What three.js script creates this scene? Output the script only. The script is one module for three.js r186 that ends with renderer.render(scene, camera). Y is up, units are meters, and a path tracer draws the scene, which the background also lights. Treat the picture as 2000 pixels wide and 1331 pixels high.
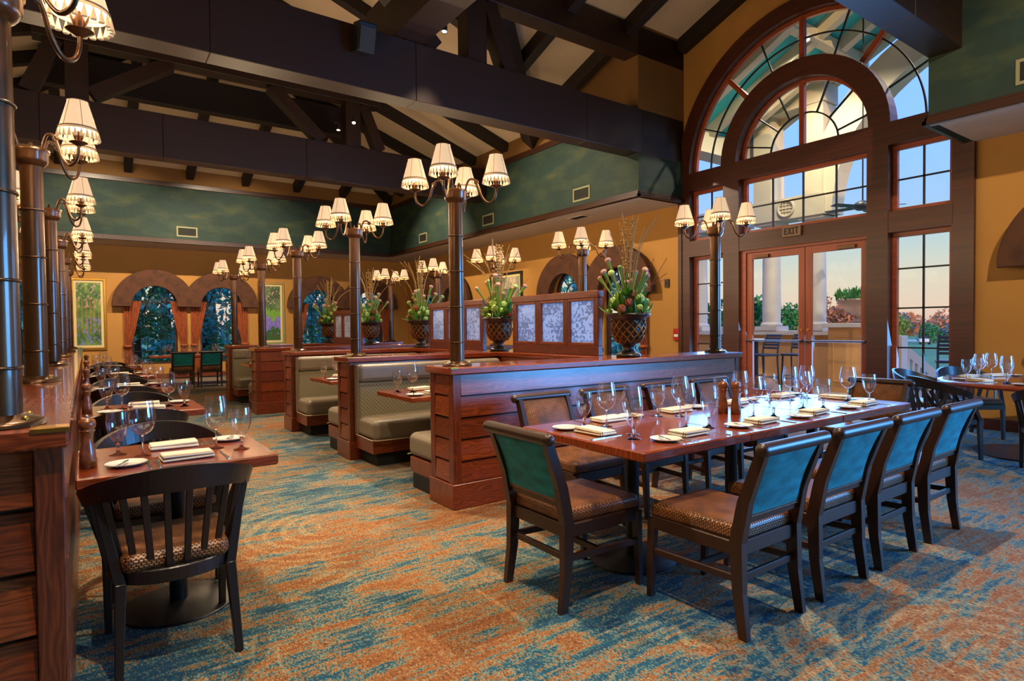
import * as THREE from 'three';
import { mergeGeometries } from 'three/addons/utils/BufferGeometryUtils.js';
import { RoundedBoxGeometry } from 'three/addons/geometries/RoundedBoxGeometry.js';
import { RectAreaLightUniformsLib } from 'three/addons/lights/RectAreaLightUniformsLib.js';
import { FontLoader } from 'three/addons/loaders/FontLoader.js';
import { TextGeometry } from 'three/addons/geometries/TextGeometry.js';

// ---------------------------------------------------------------- camera, sky, sun, exposure
const scene = new THREE.Scene();
const camera = new THREE.PerspectiveCamera(2 * Math.atan(665.5 / 1168.97) * 180 / Math.PI, 2000 / 1331, 0.05, 900);
camera.position.set(0, 1.365, 0);
camera.rotation.set(-0.02200438, -0.61832565, -0.00970101, 'YXZ');
scene.add(camera);
const renderer = new THREE.WebGLRenderer({ antialias: true });
renderer.toneMapping = THREE.LinearToneMapping;
renderer.toneMappingExposure = 1.0;
renderer.shadowMap.enabled = true;
const SKY = 1.0, SUN = 2.6, LAMP = 1.1, SPOT = 1.15, DAY = 38, DAY1 = 8;
{ // evening sky: warm at the horizon, clear blue above
  const W = 256, H = 256, d = new Float32Array(W * H * 4);
  const st = [[-90, .10, .12, .12], [-2, .30, .30, .30], [0, .96, .62, .46], [2, .94, .72, .54], [4, .84, .76, .58], [6.5, .64, .75, .72], [9, .46, .68, .90], [13, .38, .68, 1.5], [20, .33, .68, 2.4], [45, .30, .68, 2.8], [90, .28, .64, 2.6]];
  for (let j = 0; j < H; j++) {
    const e = ((j + .5) / H - .5) * 180; let k = 0; while (k < st.length - 2 && e > st[k + 1][0]) k++;
    const a = st[k], b = st[k + 1], t = Math.min(1, Math.max(0, (e - a[0]) / (b[0] - a[0])));
    for (let i = 0; i < W; i++) { const o = (j * W + i) * 4; for (let c = 0; c < 3; c++) d[o + c] = (a[c + 1] + (b[c + 1] - a[c + 1]) * t) * SKY; d[o + 3] = 1; }
  }
  const t = new THREE.DataTexture(d, W, H, THREE.RGBAFormat, THREE.FloatType);
  t.mapping = THREE.EquirectangularReflectionMapping; t.magFilter = THREE.LinearFilter; t.needsUpdate = true;
  scene.background = t;
}
const sun = new THREE.DirectionalLight(new THREE.Color(1, .62, .32), SUN);
sun.position.set(-60, 24, 80); sun.target.position.set(0, 0, 0); sun.castShadow = true; sun.shadow.mapSize.set(4096, 4096);
Object.assign(sun.shadow.camera, { left: -140, right: 140, top: 140, bottom: -140, near: 1, far: 400 });
scene.add(sun, sun.target);

// daylight through the wide side window (window_2, past the round table): blue sky light the size of its glass
RectAreaLightUniformsLib.init();
const dayl = new THREE.RectAreaLight(new THREE.Color(.09, .40, 1), DAY, 4.2, 3.1); dayl.position.set(9.36, 1.8, 3.6); dayl.lookAt(0, -6.0, 1.6); scene.add(dayl);
// daylight through the great window (window_1)
const day1 = new THREE.RectAreaLight(new THREE.Color(.11, .42, 1), DAY1, 3.9, 2.5); day1.position.set(9.3, 1.5, -5.205); day1.lookAt(0, -2.2, -5.205); scene.add(day1);

// ---------------------------------------------------------------- helpers
let seed = 7; const rnd = () => { seed = (seed * 1664525 + 1013904223) >>> 0; return seed / 4294967296; };
const rr = (a, b) => a + (b - a) * rnd();
const PI = Math.PI, V3 = (x, y, z) => new THREE.Vector3(x, y, z);
const used = {};
function numbered(n) { if (!(n in used)) { used[n] = 0; return n; } used[n]++; return n + '_' + String(used[n]).padStart(3, '0'); }
function mg(list) {
  const out = [];
  for (let g of [].concat(list)) {
    if (g.index) g = g.toNonIndexed();
    const n = new THREE.BufferGeometry();
    n.setAttribute('position', g.attributes.position); n.setAttribute('normal', g.attributes.normal);
    n.setAttribute('uv', g.attributes.uv ?? new THREE.BufferAttribute(new Float32Array(g.attributes.position.count * 2), 2));
    out.push(n);
  }
  return out.length === 1 ? out[0] : mergeGeometries(out);
}
// uv in metres by the face's main direction; u runs along the grain axis
function muv(g, grain = 'x', off = 0) {
  if (g.index) g = g.toNonIndexed();
  const p = g.attributes.position, n = g.attributes.normal, uv = new Float32Array(p.count * 2), gi = 'xyz'.indexOf(grain);
  for (let i = 0; i < p.count; i++) {
    const q = [p.getX(i), p.getY(i), p.getZ(i)], m = [Math.abs(n.getX(i)), Math.abs(n.getY(i)), Math.abs(n.getZ(i))];
    const d = m[0] > m[1] ? (m[0] > m[2] ? 0 : 2) : (m[1] > m[2] ? 1 : 2), r = [0, 1, 2].filter((a) => a !== d);
    let u = r[0], v = r[1]; if (v === gi) [u, v] = [v, u];
    uv[2 * i] = q[u] + off; uv[2 * i + 1] = q[v] + off * .37;
  }
  g.setAttribute('uv', new THREE.BufferAttribute(uv, 2)); return g;
}
// box with chamfered edges (44 triangles)
function cbox(w, h, d, c = .004) {
  const hx = w / 2, hy = h / 2, hz = d / 2, pos = []; c = Math.min(c, hx * .9, hy * .9, hz * .9);
  const P = (a, s) => [a === 0 ? s[0] * hx : s[0] * (hx - c), a === 1 ? s[1] * hy : s[1] * (hy - c), a === 2 ? s[2] * hz : s[2] * (hz - c)];
  const poly = (q) => {
    const a = V3(...q[0]), b = V3(...q[1]), e = V3(...q[2]), nn = b.clone().sub(a).cross(e.clone().sub(a)), ctr = a.clone().add(b).add(e);
    if (nn.dot(ctr) < 0) q = q.slice().reverse();
    for (let i = 1; i < q.length - 1; i++) pos.push(...q[0], ...q[i], ...q[i + 1]);
  };
  for (let a = 0; a < 3; a++) {
    const b = (a + 1) % 3, e = (a + 2) % 3;
    for (const s of [-1, 1]) { const k = (x, y) => { const v = [0, 0, 0]; v[a] = s; v[b] = x; v[e] = y; return P(a, v); }; poly([k(-1, -1), k(1, -1), k(1, 1), k(-1, 1)]); }
    for (const s of [-1, 1]) for (const t of [-1, 1]) { const k = (f, x) => { const v = [0, 0, 0]; v[a] = x; v[b] = s; v[e] = t; return P(f, v); }; poly([k(b, -1), k(b, 1), k(e, 1), k(e, -1)]); }
  }
  for (const x of [-1, 1]) for (const y of [-1, 1]) for (const z of [-1, 1]) poly([P(0, [x, y, z]), P(1, [x, y, z]), P(2, [x, y, z])]);
  const g = new THREE.BufferGeometry(); g.setAttribute('position', new THREE.Float32BufferAttribute(pos, 3)); g.computeVertexNormals(); return g;
}
let goff = 0;
// chamfered box with its centre at x, y, z; o: c chamfer, r [rx, ry, rz], g grain axis
function B(w, h, d, x, y, z, o = {}) {
  const g = muv(cbox(w, h, d, o.c ?? .004), o.g ?? (w >= h && w >= d ? 'x' : h >= d ? 'y' : 'z'), goff += .173);
  if (o.r) g.applyMatrix4(new THREE.Matrix4().makeRotationFromEuler(new THREE.Euler(...o.r, 'YXZ')));
  return g.translate(x, y, z);
}
// box given by its corners
const BX = (x0, x1, y0, y1, z0, z1, o) => B(x1 - x0, y1 - y0, z1 - z0, (x0 + x1) / 2, (y0 + y1) / 2, (z0 + z1) / 2, o);
// square bar between two points
function bar(a, b, w, t = w, o = {}) {
  const d = b.clone().sub(a), L = d.length(), g = muv(cbox(w, L, t, o.c ?? .003), 'y', goff += .21);
  if (o.taper) { const p = g.attributes.position; for (let i = 0; i < p.count; i++) { const k = 1 + (o.taper - 1) * (p.getY(i) / L + .5); p.setX(i, p.getX(i) * k); p.setZ(i, p.getZ(i) * k); } }
  return g.applyQuaternion(new THREE.Quaternion().setFromUnitVectors(V3(0, 1, 0), d.normalize())).translate((a.x + b.x) / 2, (a.y + b.y) / 2, (a.z + b.z) / 2);
}
function tube(pts, r, seg = 16, rad = 8, closed = false) { return new THREE.TubeGeometry(new THREE.CatmullRomCurve3(pts.map((p) => Array.isArray(p) ? V3(...p) : p), closed), seg, r, rad, closed); }
const lathe = (p, n = 24) => new THREE.LatheGeometry(p.map((q) => new THREE.Vector2(q[0], q[1])), n);
const cyl = (r0, r1, h, n = 16, x = 0, y = 0, z = 0) => new THREE.CylinderGeometry(r1, r0, h, n).translate(x, y + h / 2, z);
const sph = (r, x = 0, y = 0, z = 0, n = 12) => new THREE.SphereGeometry(r, n, Math.max(6, n * .7 | 0)).translate(x, y, z);
function extr(shape, depth, bev = 0, curve = 16) { return new THREE.ExtrudeGeometry(shape, { depth, bevelEnabled: bev > 0, bevelSize: bev, bevelThickness: bev, bevelSegments: 1, curveSegments: curve }); }
function obj(name, geos, mat, parent = scene) {
  const m = new THREE.Mesh(mg(geos), mat); m.name = parent === scene ? numbered(name) : name; m.castShadow = m.receiveShadow = true; parent.add(m); return m;
}
const tag = (o, label, category, group, kind) => { o.userData.label = label; if (category) o.userData.category = category; if (group) o.userData.group = group; if (kind) o.userData.kind = kind; return o; };
function thing(name, label, category, [x, y, z] = [0, 0, 0], turn = 0, group) {
  const o = new THREE.Group(); o.name = numbered(name); scene.add(o); o.position.set(x, y, z); o.rotation.y = turn; return tag(o, label, category, group);
}
function dup(root, name, label, category, [x, y, z], turn = 0, group) {
  const r = root.clone(); r.name = numbered(name); r.userData = {}; scene.add(r); r.position.set(x, y, z); r.rotation.set(0, turn, 0); return tag(r, label, category, group);
}
function struct(name, geos, mat, label) { const m = obj(name, geos, mat); m.userData = { kind: 'structure', label }; return m; }

// ---------------------------------------------------------------- textures
const hash = (x, y, s) => { let h = Math.imul(x, 374761393) + Math.imul(y, 668265263) + Math.imul(s, 2147483647 ^ 0x5bd1e995); h = Math.imul(h ^ (h >>> 13), 1274126177); return ((h ^ (h >>> 16)) >>> 0) / 4294967296; };
function vn(x, y, px, py, s) { // periodic value noise
  const xi = Math.floor(x), yi = Math.floor(y), fx = x - xi, fy = y - yi, u = fx * fx * (3 - 2 * fx), v = fy * fy * (3 - 2 * fy), m = (a, b) => ((a % b) + b) % b;
  const h = (a, b) => hash(m(a, px), m(b, py), s);
  return (h(xi, yi) * (1 - u) + h(xi + 1, yi) * u) * (1 - v) + (h(xi, yi + 1) * (1 - u) + h(xi + 1, yi + 1) * u) * v;
}
function fbm(x, y, px, py, s, n = 4) { let a = 0, k = .5, t = 0; for (let i = 0; i < n; i++) { a += vn(x, y, px, py, s + i) * k; t += k; k *= .5; x *= 2; y *= 2; px *= 2; py *= 2; } return a / t; }
function tex(W, H, f, srgb = true, rx = 1, ry = 1) {
  const d = new Uint8Array(W * H * 4);
  for (let j = 0; j < H; j++) for (let i = 0; i < W; i++) { const c = f(i / W, j / H, i, j), o = (j * W + i) * 4; d[o] = c[0]; d[o + 1] = c[1] ?? c[0]; d[o + 2] = c[2] ?? c[0]; d[o + 3] = 255; }
  const t = new THREE.DataTexture(d, W, H, THREE.RGBAFormat); t.wrapS = t.wrapT = THREE.RepeatWrapping; t.magFilter = THREE.LinearFilter; t.minFilter = THREE.LinearMipmapLinearFilter; t.generateMipmaps = true;
  if (srgb) t.colorSpace = THREE.SRGBColorSpace; t.repeat.set(rx, ry); t.needsUpdate = true; return t;
}
const mix = (a, b, t) => a.map((x, i) => x + (b[i] - x) * t), cl = (x) => Math.max(0, Math.min(1, x)), gray = (x) => { const v = 255 * cl(x); return [v, v, v]; };
// wood grain, u along the grain, 1 m x 0.5 m, used in several stains
const grainT = tex(1024, 512, (u, v) => {
  const w = fbm(u * 3, v * 6, 3, 6, 11, 3) * 1.6, rings = .5 + .5 * Math.sin((v * 22 + w * 5) * 2 * PI), fine = vn(u * 24, v * 256, 24, 256, 5), pore = vn(u * 40, v * 420, 40, 420, 9) > .86 ? .55 : 1;
  const k = (.62 + .22 * rings + .22 * fine) * (.88 + .12 * pore); return [255 * cl(k), 250 * cl(k * .97), 240 * cl(k * .93)];
}, true, 1, 2);
const veneerT = tex(512, 512, (u, v) => { const k = .72 + .2 * vn(u * 4, v * 60, 4, 60, 3) + .12 * fbm(u * 3, v * 10, 3, 10, 4, 3); return [255 * cl(k), 252 * cl(k), 248 * cl(k)]; }, true, .5, 1);
const carpetT = tex(2048, 2048, (u, v, i, j) => { // 5 m: yarns run along x
  const big = fbm(u * 4, v * 7, 4, 7, 21, 3), mid = fbm(u * 20, v * 52, 20, 52, 31, 3), st = fbm(u * 40, v * 260, 40, 260, 41, 2), yarn = hash(i >> 1, j >> 2, 51), d = hash(i >> 2, j >> 2, 61);
  const sw = Math.abs(Math.sin((Math.hypot((u * 3 % 1) - .5, (v * 3 % 1) - .5) * 46 + big * 6))) * vn(u * 9, v * 9, 9, 9, 71);
  let k = big * .6 + mid * .75 + st * .65 - 1.0 + (yarn - .5) * .42 + (d - .5) * .16;
  const tan = [184, 126, 66], teal = [20, 114, 146], cream = [212, 194, 154], deep = [16, 78, 118], rust = [150, 92, 44];
  let c = k > .10 ? mix(teal, deep, cl((k - .12) * 4)) : k > -.03 ? mix(cream, teal, cl(k * 3 + .25)) : mix(tan, rust, cl(-k * 2.2 - .05));
  if (sw > .66 && yarn > .4) c = mix(c, cream, .55); if (yarn > .9) c = mix(c, cream, .5); if (yarn < .08) c = mix(c, [60, 46, 36], .5);
  return c;
}, true, .2, .2);
const nubT = tex(256, 256, (u, v) => gray(.5 + .5 * vn(u * 90, v * 90, 90, 90, 3)), false, 3, 3);
const plasterT = tex(512, 512, (u, v) => { const k = .93 + .07 * fbm(u * 6, v * 6, 6, 6, 8, 5); return [255 * k, 254 * k, 251 * k]; }, true, .4, .4);
const greenT = tex(512, 512, (u, v) => { const a = fbm(u * 4, v * 9, 4, 9, 12, 5), b = fbm(u * 9, v * 60, 9, 60, 17, 3), c = fbm(u * 60, v * 9, 60, 9, 19, 2); return mix(mix([18, 42, 34], [70, 72, 38], cl((a - .45) * 2.6)), [16, 50, 52], cl((b * .6 + c * .5 - .5) * 1.8)); }, true, .4, .4);
const crocT = tex(512, 512, (u, v) => { // scale cells of embossed leather
  const X = u * 16, Y = v * 24, o = (Math.floor(Y) & 1) * .5, fx = Math.abs(((X + o) % 1) - .5), fy = Math.abs((Y % 1) - .5), e = Math.max(fx, fy) * 2; const k = (1 - Math.pow(e, 5)) * (.75 + .25 * hash(Math.floor(X + o) % 16, Math.floor(Y), 4)); return gray(k);
}, false, 3.6, 3.6);
const crocC = tex(512, 512, (u, v) => { const X = u * 16, Y = v * 24, o = (Math.floor(Y) & 1) * .5, e = Math.max(Math.abs(((X + o) % 1) - .5), Math.abs((Y % 1) - .5)) * 2; const k = 1.05 - .7 * Math.pow(e, 4) - .45 * fbm(u * 4, v * 4, 4, 4, 2, 3); return [255 * cl(k), 240 * cl(k), 220 * cl(k)]; }, true, 3.6, 3.6);
const velvetT = tex(256, 256, (u, v) => { const k = .62 + .5 * fbm(u * 6, v * 14, 6, 14, 6, 4) + .12 * (hash(u * 256 | 0, v * 256 | 0, 1) - .5); return gray(k); }, true, 2, 2);
const boothT = tex(512, 512, (u, v) => { // woven lattice of small diamonds
  const X = u * 12, Y = v * 12, d = Math.abs(((X + Y) % 1) - .5), e = Math.abs((((X - Y) % 1) + 1) % 1 - .5), line = Math.min(d, e) < .09 || (Math.min(d, e) > .2 && Math.min(d, e) < .25); const k = line ? 1 : 0, n = hash(u * 512 | 0, v * 512 | 0, 7) * 22; return mix([122, 114, 92], [164, 156, 126], k).map((x) => x + n - 11);
}, true, 2, 2);
const suedeT = tex(256, 256, (u, v) => { const k = .72 + .45 * fbm(u * 6, v * 6, 6, 6, 16, 5); return gray(k); }, true, 1.2, 1.2);
const leatherT = tex(256, 256, (u, v) => gray(.5 + .5 * fbm(u * 40, v * 40, 40, 40, 26, 2)), false, 3, 3);
const stoneT = tex(256, 256, (u, v) => { const n = fbm(u * 8, v * 8, 8, 8, 33, 5), p = vn(u * 60, v * 60, 60, 60, 35) > .84 ? .78 : 1; const k = (.8 + .3 * n) * p; return gray(k); }, true, 1, 1);
const napT = tex(128, 256, (u, v) => { const s = [.18, .24, .62].some((a) => Math.abs(v - a) < .018); const n = hash(u * 128 | 0, v * 256 | 0, 2) * 10; return (s ? [150, 122, 84] : [236, 226, 200]).map((x) => x - n); }, true, 4, 4);
const grassT = tex(512, 512, (u, v) => mix([70, 128, 58], [128, 168, 84], fbm(u * 6, v * 24, 6, 24, 44, 5)), true, .02, .02);
const frostT = tex(512, 512, (u, v) => { const a = fbm(u * 34, v * 34, 34, 34, 51, 3), m = fbm(u * 3, v * 3, 3, 3, 55, 2); return a > .56 + (.5 - m) * .5 ? [186, 194, 204] : [236, 240, 244]; }, true, 1.4, 1.4);
const frostB = tex(512, 512, (u, v) => gray(fbm(u * 34, v * 34, 34, 34, 51, 3)), false, 1.4, 1.4);
const bambooT = tex(128, 128, (u, v) => { const k = .7 + .45 * fbm(u * 10, v * 3, 10, 3, 61, 4); return [255 * cl(k), 245 * cl(k), 230 * cl(k)]; }, true, 1, 2);

// ---------------------------------------------------------------- materials
const S = (c, r = .6, o = {}) => new THREE.MeshStandardMaterial({ color: c, roughness: r, ...o });
const P = (c, r, o) => new THREE.MeshPhysicalMaterial({ color: c, roughness: r, ...o });
const M = {
  red: P('#94431a', .38, { map: grainT, clearcoat: .5, clearcoatRoughness: .22 }),
  red2: P('#803814', .4, { map: grainT, clearcoat: .45, clearcoatRoughness: .25 }),
  red3: P('#a04d1f', .38, { map: grainT, clearcoat: .5, clearcoatRoughness: .22 }),
  top: P('#a2461a', .3, { map: grainT, clearcoat: .9, clearcoatRoughness: .06 }),
  beam: P('#2b1307', .5, { map: veneerT, clearcoat: .16, clearcoatRoughness: .3 }),
  rafter: S('#22130c', .6, { map: veneerT }),
  frame: P('#52240f', .45, { map: veneerT, clearcoat: .25, clearcoatRoughness: .3 }),
  sash: P('#ab4e26', .45, { map: veneerT, clearcoat: .25, clearcoatRoughness: .3 }),
  dark: P('#3c1e0c', .42, { map: veneerT, clearcoat: .25, clearcoatRoughness: .2 }),
  darkb: P('#20130a', .4, { map: veneerT, clearcoat: .3, clearcoatRoughness: .2 }),
  carpet: S('#d2c8bd', .95, { map: carpetT, bumpMap: nubT, bumpScale: .004 }),
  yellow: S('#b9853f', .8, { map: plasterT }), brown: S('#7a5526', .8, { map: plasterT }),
  ceil: S('#cdb79a', .85, { map: plasterT }), soffit: S('#c9b7a6', .8, { map: plasterT }),
  green: S('#ffffff', .75, { map: greenT }),
  croc: P('#b4743a', .33, { map: crocC, bumpMap: crocT, bumpScale: .005, clearcoat: .3, clearcoatRoughness: .3 }),
  velvet: P('#10929a', .75, { map: velvetT, sheen: .7, sheenRoughness: .4, sheenColor: new THREE.Color('#5fb8c0') }),
  booth: S('#ffffff', .85, { map: boothT }), vinyl: P('#857763', .36, { bumpMap: leatherT, bumpScale: .0015, clearcoat: .2, clearcoatRoughness: .35 }),
  suede: S('#57331e', .85, { map: suedeT }), curtain: S('#a8562e', .75, { map: suedeT }), cord: S('#d8b070', .7),
  bronze: P('#5e3c1c', .3, { map: bambooT, metalness: .45, clearcoat: .4, clearcoatRoughness: .05 }), bronzed: P('#54381f', .34, { metalness: .8, clearcoat: .4, clearcoatRoughness: .2 }),
  brass: S('#b98a3c', .3, { metalness: .9 }), iron: P('#14161a', .42, { metalness: .4, clearcoat: .3, clearcoatRoughness: .3 }), steel: S('#c8c8c8', .22, { metalness: 1 }),
  kick: S('#1c1d1a', .7), china: P('#e8e6d8', .2, { clearcoat: .6, clearcoatRoughness: .1 }), napkin: S('#ffffff', .9, { map: napT }),
  mill: P('#8a4a1e', .3, { map: veneerT, clearcoat: .6, clearcoatRoughness: .15 }),
  glass: P('#ffffff', .0, { transmission: 1, thickness: 0, ior: 1.75 }),
  glassS: P('#ffffff', .0, { transmission: 1, thickness: .01, ior: 1.5 }),
  pane: P('#f4fbff', .01, { transmission: 1, thickness: 0, ior: 1.5 }),
  frost: P('#ffffff', .85, { map: frostT, bumpMap: frostB, bumpScale: .002, transmission: .9, thickness: 0 }),
  urn: P('#2a211a', .35, { metalness: .35, clearcoat: .4, clearcoatRoughness: .3 }), lattice: P('#8a5a2a', .35, { metalness: .6 }),
  black: S('#0d0d0e', .5), vent: S('#7d7a58', .6), ventd: S('#191a12', .7), alarm: S('#b01818', .4), white: S('#e4e0d8', .5),
  leafA: S('#3f7d22', .6, { side: THREE.DoubleSide }), leafB: S('#6f9e3a', .6, { side: THREE.DoubleSide }), bloom: S('#a9c46a', .7), rust: S('#8a4326', .8), straw: S('#b08a4a', .7), pod: S('#c99a86', .7), stemg: S('#7d9a3c', .65),
  cream: S('#d9cdb0', .8, { map: plasterT }), stucco: S('#e0a563', .85, { map: plasterT }), stone: S('#e6dccb', .8, { map: plasterT }), teal: S('#3cc0b8', .7), urnw: S('#ddb79a', .8, { map: stoneT }),
  stool: P('#24303c', .45, { clearcoat: .3, clearcoatRoughness: .3 }), patio: S('#a99a86', .8, { map: stoneT }), grass: S('#ffffff', .95, { map: grassT }), sand: S('#e6cf95', .9),
  bark: S('#4a382a', .9), treeA: S('#3f8a3c', .8, { side: THREE.DoubleSide }), treeB: S('#7f9a3a', .8, { side: THREE.DoubleSide }), treeC: S('#c9824a', .8, { side: THREE.DoubleSide }), treeD: S('#46a888', .8, { side: THREE.DoubleSide }), treeE: S('#5d7f6a', .8, { side: THREE.DoubleSide }),
};
// ---------------------------------------------------------------- room shell
const XW = 9.40, XS = 8.14, HS = 3.70, Z1 = -7.47, Z0 = -2.935, ZC = -5.205, ZG = -18.29, ZB = -19.67, XC = 2.37, XSL = -3.40, XWL = -4.66, ZF = 6.5, GT = 5.24, EV = 5.69, K = .345;
const wallX = (sh, x0, d) => muv(extr(sh, d).rotateY(-PI / 2).translate(x0 + d, 0, 0), 'z');
const wallZ = (sh, z0, d) => muv(extr(sh, d).translate(0, 0, z0), 'x');
const poly = (pts) => { const s = new THREE.Shape(); pts.forEach(([x, y], i) => i ? s.lineTo(x, y) : s.moveTo(x, y)); s.closePath(); return s; };
function archPath(c, r, y0, ys, P = THREE.Path) { const p = new P(); p.moveTo(c - r, y0); p.lineTo(c + r, y0); p.lineTo(c + r, ys); p.absarc(c, ys, r, 0, PI, false); p.lineTo(c - r, y0); return p; }
function sector(c, ys, r0, r1, a0, a1) { const s = new THREE.Shape(); s.absarc(c, ys, r1, a0, a1, false); s.absarc(c, ys, r0, a1, a0, true); s.closePath(); return s; }
const WR = .565, WY0 = .42, WYS = 2.165; // arched windows
const backC = [-3.03, -1.31, 1.59, 3.30, 6.20, 7.91], rightC = [-17.85, -16.15, -10.83, -9.10, -1.55, .18];

const floor = struct('floor', BX(XWL - .2, XW + .2, -.15, 0, ZB - .2, ZF + .2, { c: .001, g: 'x' }), M.carpet, 'carpet floor streaked in teal, tan and cream');
{
  const s = poly([[XWL - .2, 0], [XW + .2, 0], [XW + .2, HS + .05], [XWL - .2, HS + .05]]); backC.forEach((c) => s.holes.push(archPath(c, WR, WY0, WYS)));
  struct('wall_back', wallZ(s, ZB - .2, .2), M.yellow, 'ochre back wall with arched windows under the soffit');
  const g = (z) => 7.56 + .02 - K * Math.abs(z - ZC);
  const r = poly([[ZB - .2, 0], [ZF + .2, 0], [ZF + .2, HS + .05], [Z0 + .12, HS + .05], [Z0 + .12, g(Z0)], [ZC, g(ZC)], [Z1 - .12, g(Z1)], [Z1 - .12, HS + .05], [ZB - .2, HS + .05]]);
  rightC.forEach((c) => r.holes.push(archPath(c, WR, WY0, WYS))); r.holes.push(archPath(ZC, 2.27, .0005, 4.225)); r.holes.push(new THREE.Path(poly([[1.4, .1], [5.8, .1], [5.8, 3.5], [1.4, 3.5]]).getPoints()));
  struct('wall_right', wallX(r, XW, .2), M.yellow, 'ochre window wall rising into a gable over the great arched window');
  struct('wall_left', BX(XWL - .2, XWL, 0, HS + .05, ZB, ZF, { c: .001 }), M.yellow, 'ochre wall beyond the long counter');
  const f = poly([[XWL - .2, 0], [XW + .2, 0], [XW + .2, 8], [XWL - .2, 8]]);
  struct('wall_front', wallZ(f, ZF, .2), M.yellow, 'ochre wall behind the viewer');
}
// soffits: underside, green faces, brown strip above
{
  const und = [BX(XS, XW, HS, HS + .06, ZB, Z1, { c: .001 }), BX(XS, XW, HS, HS + .06, Z0, ZF, { c: .001 }), BX(XWL, XS, HS, HS + .06, ZB, ZG, { c: .001 }), BX(XWL, XSL, HS, HS + .06, ZG, ZF, { c: .001 })];
  struct('ceiling_soffit', und, M.soffit, 'pale lowered ceiling running along the walls');
  const gr = [BX(XS, XS + .08, HS, GT, ZG, Z1, { c: .001 }), BX(XS, XS + .08, HS, GT, Z0, ZF, { c: .001 }), BX(XSL, XS, HS, GT, ZG - .08, ZG, { c: .001 }), BX(XSL - .08, XSL, HS, GT, ZG, ZF, { c: .001 }), BX(XS + .08, XW, HS, 4.48, Z1 - .08, Z1, { c: .001 }), BX(XS + .08, XW, HS, 4.48, Z0, Z0 + .08, { c: .001 })];
  struct('wall_frieze', gr, M.green, 'mottled dark green fabric band above the soffit');
  const zv = ZC - (7.56 - EV) / K, zw = 2 * ZC - zv, up = (z) => 7.56 - K * Math.abs(z - ZC);
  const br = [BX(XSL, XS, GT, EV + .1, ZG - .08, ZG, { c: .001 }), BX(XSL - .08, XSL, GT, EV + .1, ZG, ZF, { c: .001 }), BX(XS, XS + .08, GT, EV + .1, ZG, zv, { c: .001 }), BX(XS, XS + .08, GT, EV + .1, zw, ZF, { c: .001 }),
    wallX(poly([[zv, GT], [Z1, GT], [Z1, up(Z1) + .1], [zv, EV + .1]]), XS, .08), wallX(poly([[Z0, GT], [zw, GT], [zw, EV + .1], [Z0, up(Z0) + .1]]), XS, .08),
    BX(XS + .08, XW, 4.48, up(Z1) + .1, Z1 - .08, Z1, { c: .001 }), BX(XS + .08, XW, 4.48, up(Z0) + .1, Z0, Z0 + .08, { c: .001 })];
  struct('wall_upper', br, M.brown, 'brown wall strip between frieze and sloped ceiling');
  const tr = [];
  for (const [y, h, p] of [[HS - .005, .05, .05], [HS + .045, .04, .03], [HS + .085, .03, .015]]) tr.push(BX(XS - p, XS, y, y + h, ZG, Z1 + p, { g: 'z' }), BX(XS - p, XS, y, y + h, Z0 - p, ZF, { g: 'z' }), BX(XSL, XS, y, y + h, ZG, ZG + p, { g: 'x' }), BX(XSL, XSL + p, y, y + h, ZG, ZF, { g: 'z' }), BX(XS - p, XW, y, y + h, Z1, Z1 + p, { g: 'x' }), BX(XS - p, XW, y, y + h, Z0 - p, Z0, { g: 'x' }));
  struct('trim_1', tr, M.dark, 'dark stepped moulding along the soffit edge');
  struct('trim_2', [BX(XS - .04, XS, GT - .05, GT + .07, ZG, Z1, { g: 'z' }), BX(XSL, XS, GT - .05, GT + .07, ZG, ZG + .04), BX(XSL, XSL + .04, GT - .05, GT + .07, ZG, ZF, { g: 'z' }), BX(XS - .04, XS, GT - .05, GT + .07, Z0, ZF, { g: 'z' })], M.dark, 'dark moulding along the top of the green frieze');
  struct('baseboard_right', [BX(XW - .02, XW, 0, .14, ZB, Z1, { g: 'z' }), BX(XW - .02, XW, 0, .14, Z0, ZF, { g: 'z' })], M.red2, 'reddish wooden baseboard');
  struct('baseboard_back', BX(XWL, XW, 0, .14, ZB, ZB + .02), M.red2, 'reddish wooden baseboard below the back windows');
}
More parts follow.
